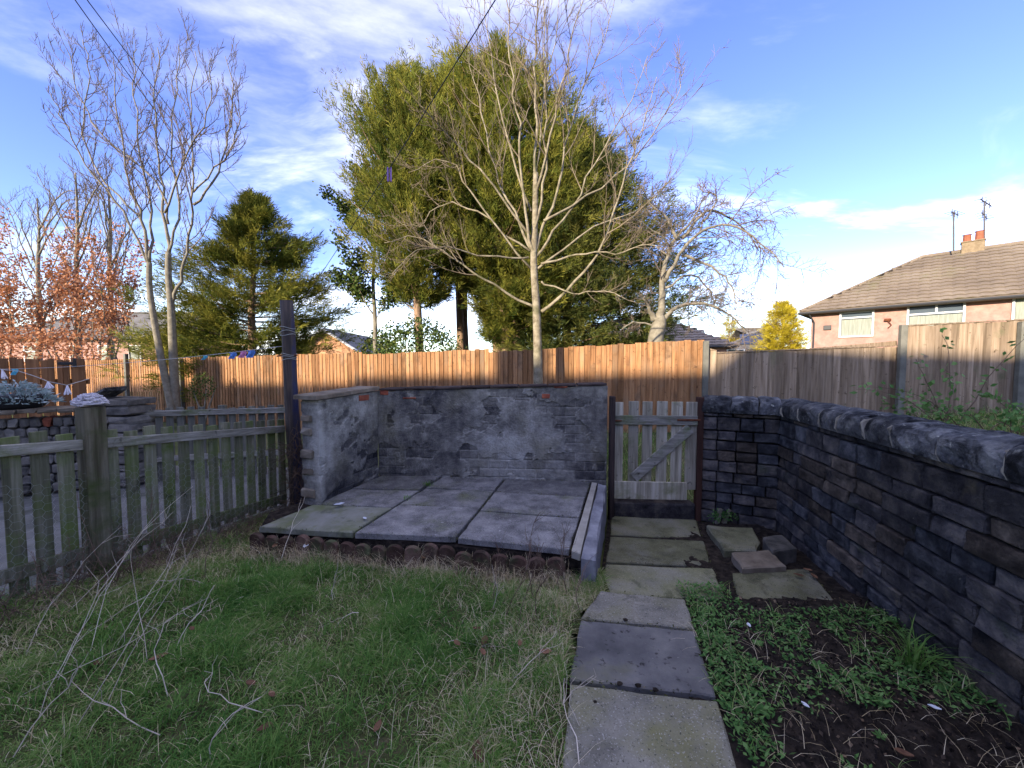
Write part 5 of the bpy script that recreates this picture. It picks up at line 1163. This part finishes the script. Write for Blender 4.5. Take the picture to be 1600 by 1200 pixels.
for q in ((790, 960, 830, 840, .2), (810, 975, 850, 850, .2), (770, 935, 775, 850, .15), (838, 960, 855, 900, .1), (832, 930, 842, 800, .2), (870, 910, 880, 815, .2), (885, 925, 882, 830, .15), (320, 900, 323, 770, .1), (170, 910, 120, 770, .2), (250, 880, 235, 760, .15), (850, 905, 835, 845, .2), (905, 950, 915, 880, .1)):
    stalk(q[0], q[1], .04, q[2], q[3], q[4], .0028, 'stalk_dark', 'thin dark upright dead stalk with side twigs', S3, 7)
# twiggy dead weeds massed along the foot of the picket fence
mb = MB()
for _ in range(420):
    d = random.uniform(2.2, 4.1); p = fpt(d, random.uniform(.06, .42)); p.z = lawn_h(p.x, p.y); dr_ = Vector((random.gauss(.15, .4), random.gauss(.05, .4), random.uniform(.35, 1.1))).normalized(); q = [p]; l = random.uniform(.10, .46)*(1 if d < 3.4 else .6)
    for s in range(4): dr_ = (dr_+Vector((random.gauss(.04, .22), random.gauss(0, .22), random.gauss(-.05, .16)))).normalized(); q.append(q[-1]+dr_*l/4)
    mb.tube(q, [.0022, .002, .0016, .0013, .001], 3, False)
    for _k in range(3):
        e = q[random.randint(2, 4)]; mb.tube([e, e+Vector((random.gauss(0, .03), random.gauss(0, .03), random.gauss(.02, .02)))], .0013, 3, False)
mb.build('dead_weeds', 'stalk_dark', label='tangle of brown dead weeds along the foot of the mossy picket fence', category='weeds', kind='stuff')
# withered climber at the pole
vn = thing('dead_climber', (pb.x+.12, pb.y-.12, -.05), 'withered brown climber tangled round the foot of the clothes pole', 'plant'); mb = MB()
for _ in range(150):
    p = Vector((pb.x+random.uniform(-.02, .24), pb.y-random.uniform(.05, .22), random.uniform(-.05, .75))); dr_ = Vector((random.gauss(0, .4), random.gauss(0, .3), random.choice((1, 1, -1))*random.uniform(.3, 1))).normalized(); q = [p]
    for s in range(5): dr_ = (dr_+Vector((random.gauss(0, .35), random.gauss(0, .3), random.gauss(0, .3)))).normalized(); q.append(q[-1]+dr_*.055); q[-1].z = max(q[-1].z, -.08); q[-1].x = min(q[-1].x, pb.x+.27)
    mb.tube(q, random.uniform(.0018, .004), 3, False)
mb.build('stems', 'stalk_dark', vn)
# dead leaves and scraps
def leaf(px, py, z, s, lab, grp='dead leaves on the lawn', m='deadleaf', name='dead_leaf', cat='leaf'):
    c = G(px, py, z); a = random.uniform(0, 6.28); V = []; nu, nv = 5, 3; cu = random.uniform(.3, .9)
    for i in range(nu):
        for j in range(nv):
            u_, v_ = i/(nu-1)*2-1, j-1; w = math.sqrt(max(.02, 1-u_*u_*.98))*.5; x, y_ = u_*s, v_*w*s
            V.append((c.x+x*math.cos(a)-y_*math.sin(a), c.y+x*math.sin(a)+y_*math.cos(a), c.z+.012+s*(cu*abs(v_)*.5*w+.25*u_*u_*cu+random.uniform(-.05, .05))))
    V += [(x, y_, z_-.0015) for x, y_, z_ in V]; k = nu*nv; F = [(i*nv+j, (i+1)*nv+j, (i+1)*nv+j+1, i*nv+j+1) for i in range(nu-1) for j in range(nv-1)]; F += [tuple(q+k for q in reversed(f_)) for f_ in F]
    MB().add(V, F).build(name, m, label=lab, category=cat, group=grp)
for px, py, s in ((714, 1008, .035), (757, 1005, .045), (755, 1023, .035), (852, 1022, .045), (812, 1008, .03), (248, 1030, .05), (590, 1140, .035), (748, 1180, .06), (430, 855, .05), (448, 853, .045), (662, 872, .05), (425, 1088, .03), (392, 1070, .035), (150, 1040, .04), (415, 1140, .04), (300, 985, .03), (745, 985, .03)):
    leaf(px, py, .05, s*.8, 'curled brown dead leaf lying in the lawn grass')
for px, py, s in ((1262, 893, .03), (1272, 903, .035), (1248, 901, .035)): leaf(px, py, -.04, s, 'dark red dead leaf on the slab beside the stone wall', 'dead leaves by the wall')
leaf(1412, 1182, .02, .03, 'orange dead leaf on the soil bed', 'dead leaves on the bed')
for px, py, z, s, lab in ((530, 790, .22, .05, 'white scrap of plastic on the mossy patio slab near the wall end'), (570, 812, .19, .03, 'smaller pale scrap on the patio near the edging'), (1170, 980, .03, .02, 'white plastic scrap at the top of the soil bed'), (1460, 1110, .03, .022, 'white plastic scrap at the right of the soil bed'), (1258, 1105, .03, .018, 'pale blue scrap in the middle of the soil bed'), (478, 855, .06, .04, 'crumpled pale wrapper on the grass by the edging')):
    leaf(px, py, z, s, lab, 'litter', 'litter', 'litter_scrap', 'litter')
for px, py, r_ in ((977, 970, .012), (968, 1070, .012), (997, 1073, .012), (1024, 1080, .012), (930, 1098, .008), (1132, 893, .014)):
    c = G(px, py, .03 if py > 900 else -.05); mb = MB(); V, F = bevbox((r_*2.2, r_*1.8, r_*1.2), r_*.5); mb.add([(c.x+v[0]*random.uniform(.8, 1.2), c.y+v[1]*random.uniform(.8, 1.2), c.z+r_*.6+v[2]) for v in V], F)
    mb.build('soil_clod', 'soil', label='small dark clod of earth lying on the path slabs', category='clod', group='clods on the path')
# brambles behind the wall on the right
for k, (px, py, d, lab) in enumerate(((1500, 650, 5.2, 'tall arching bramble with sparse leaves in front of the tall fence'), (1575, 655, 4.9, 'low bushy bramble at the right edge behind the wall'))):
    c = D(px, py, d); t = thing('bramble', (c.x, c.y, H(c.x, c.y)), lab, 'bush', 'brambles behind the wall'); mb = MB(); T = []
    for i in range(12 if k else 9):
        a = random.uniform(0, 6.28); p = Vector((c.x+random.gauss(0, .2), c.y+random.gauss(0, .15), H(c.x, c.y)-.02)); dr_ = Vector((math.cos(a)*.4-(0 if k else .25), math.sin(a)*.3, 1)).normalized(); q = [p]; L = random.uniform(.5, .9) if k else random.uniform(.6, 1.5)
        for s in range(9): dr_ = (dr_+Vector((math.cos(a)*.10+random.gauss(0, .1), random.gauss(0, .1), -.13 if k else -.09))).normalized(); q.append(q[-1]+dr_*L/9)
        for p_ in q: p_.z = max(p_.z, H(p_.x, p_.y))
        mb.tube(q, [.007-.0005*s for s in range(10)], 4); T += [v+Vector((random.gauss(0, .05), random.gauss(0, .05), random.gauss(0, .05))) for v in q[3:] for _ in range(4 if k else 3)]
    mb.build('stems', 'stalk_dark', t); T = np.array([tuple(v) for v in T]); n = len(T)
    leaves('leaves', 'weed', t, T, rng.normal(0, 1, (n, 3)), rng.uniform(.05, .10, n), rng.uniform(.03, .06, n), rng.uniform(.3, 1, n))

# ------------------------------------------------------------------ alike things are told apart by their order in the picture
ORD = 'leftmost second third fourth fifth sixth seventh eighth ninth tenth eleventh twelfth thirteenth fourteenth fifteenth sixteenth seventeenth eighteenth nineteenth twentieth'.split()
same = {}
for o in list(COL.objects):
    if o.parent is None and 'label' in o: same.setdefault(o['label'], []).append(o)
for lab, os_ in same.items():
    if len(os_) < 2: continue
    os_.sort(key=lambda o: o.location.x/max(.1, o.location.y))
    for i, o in enumerate(os_): o['label'] = lab+(', leftmost of them' if i == 0 else ', %s from the left' % ORD[i] if i < len(os_)-1 else ', rightmost of them')
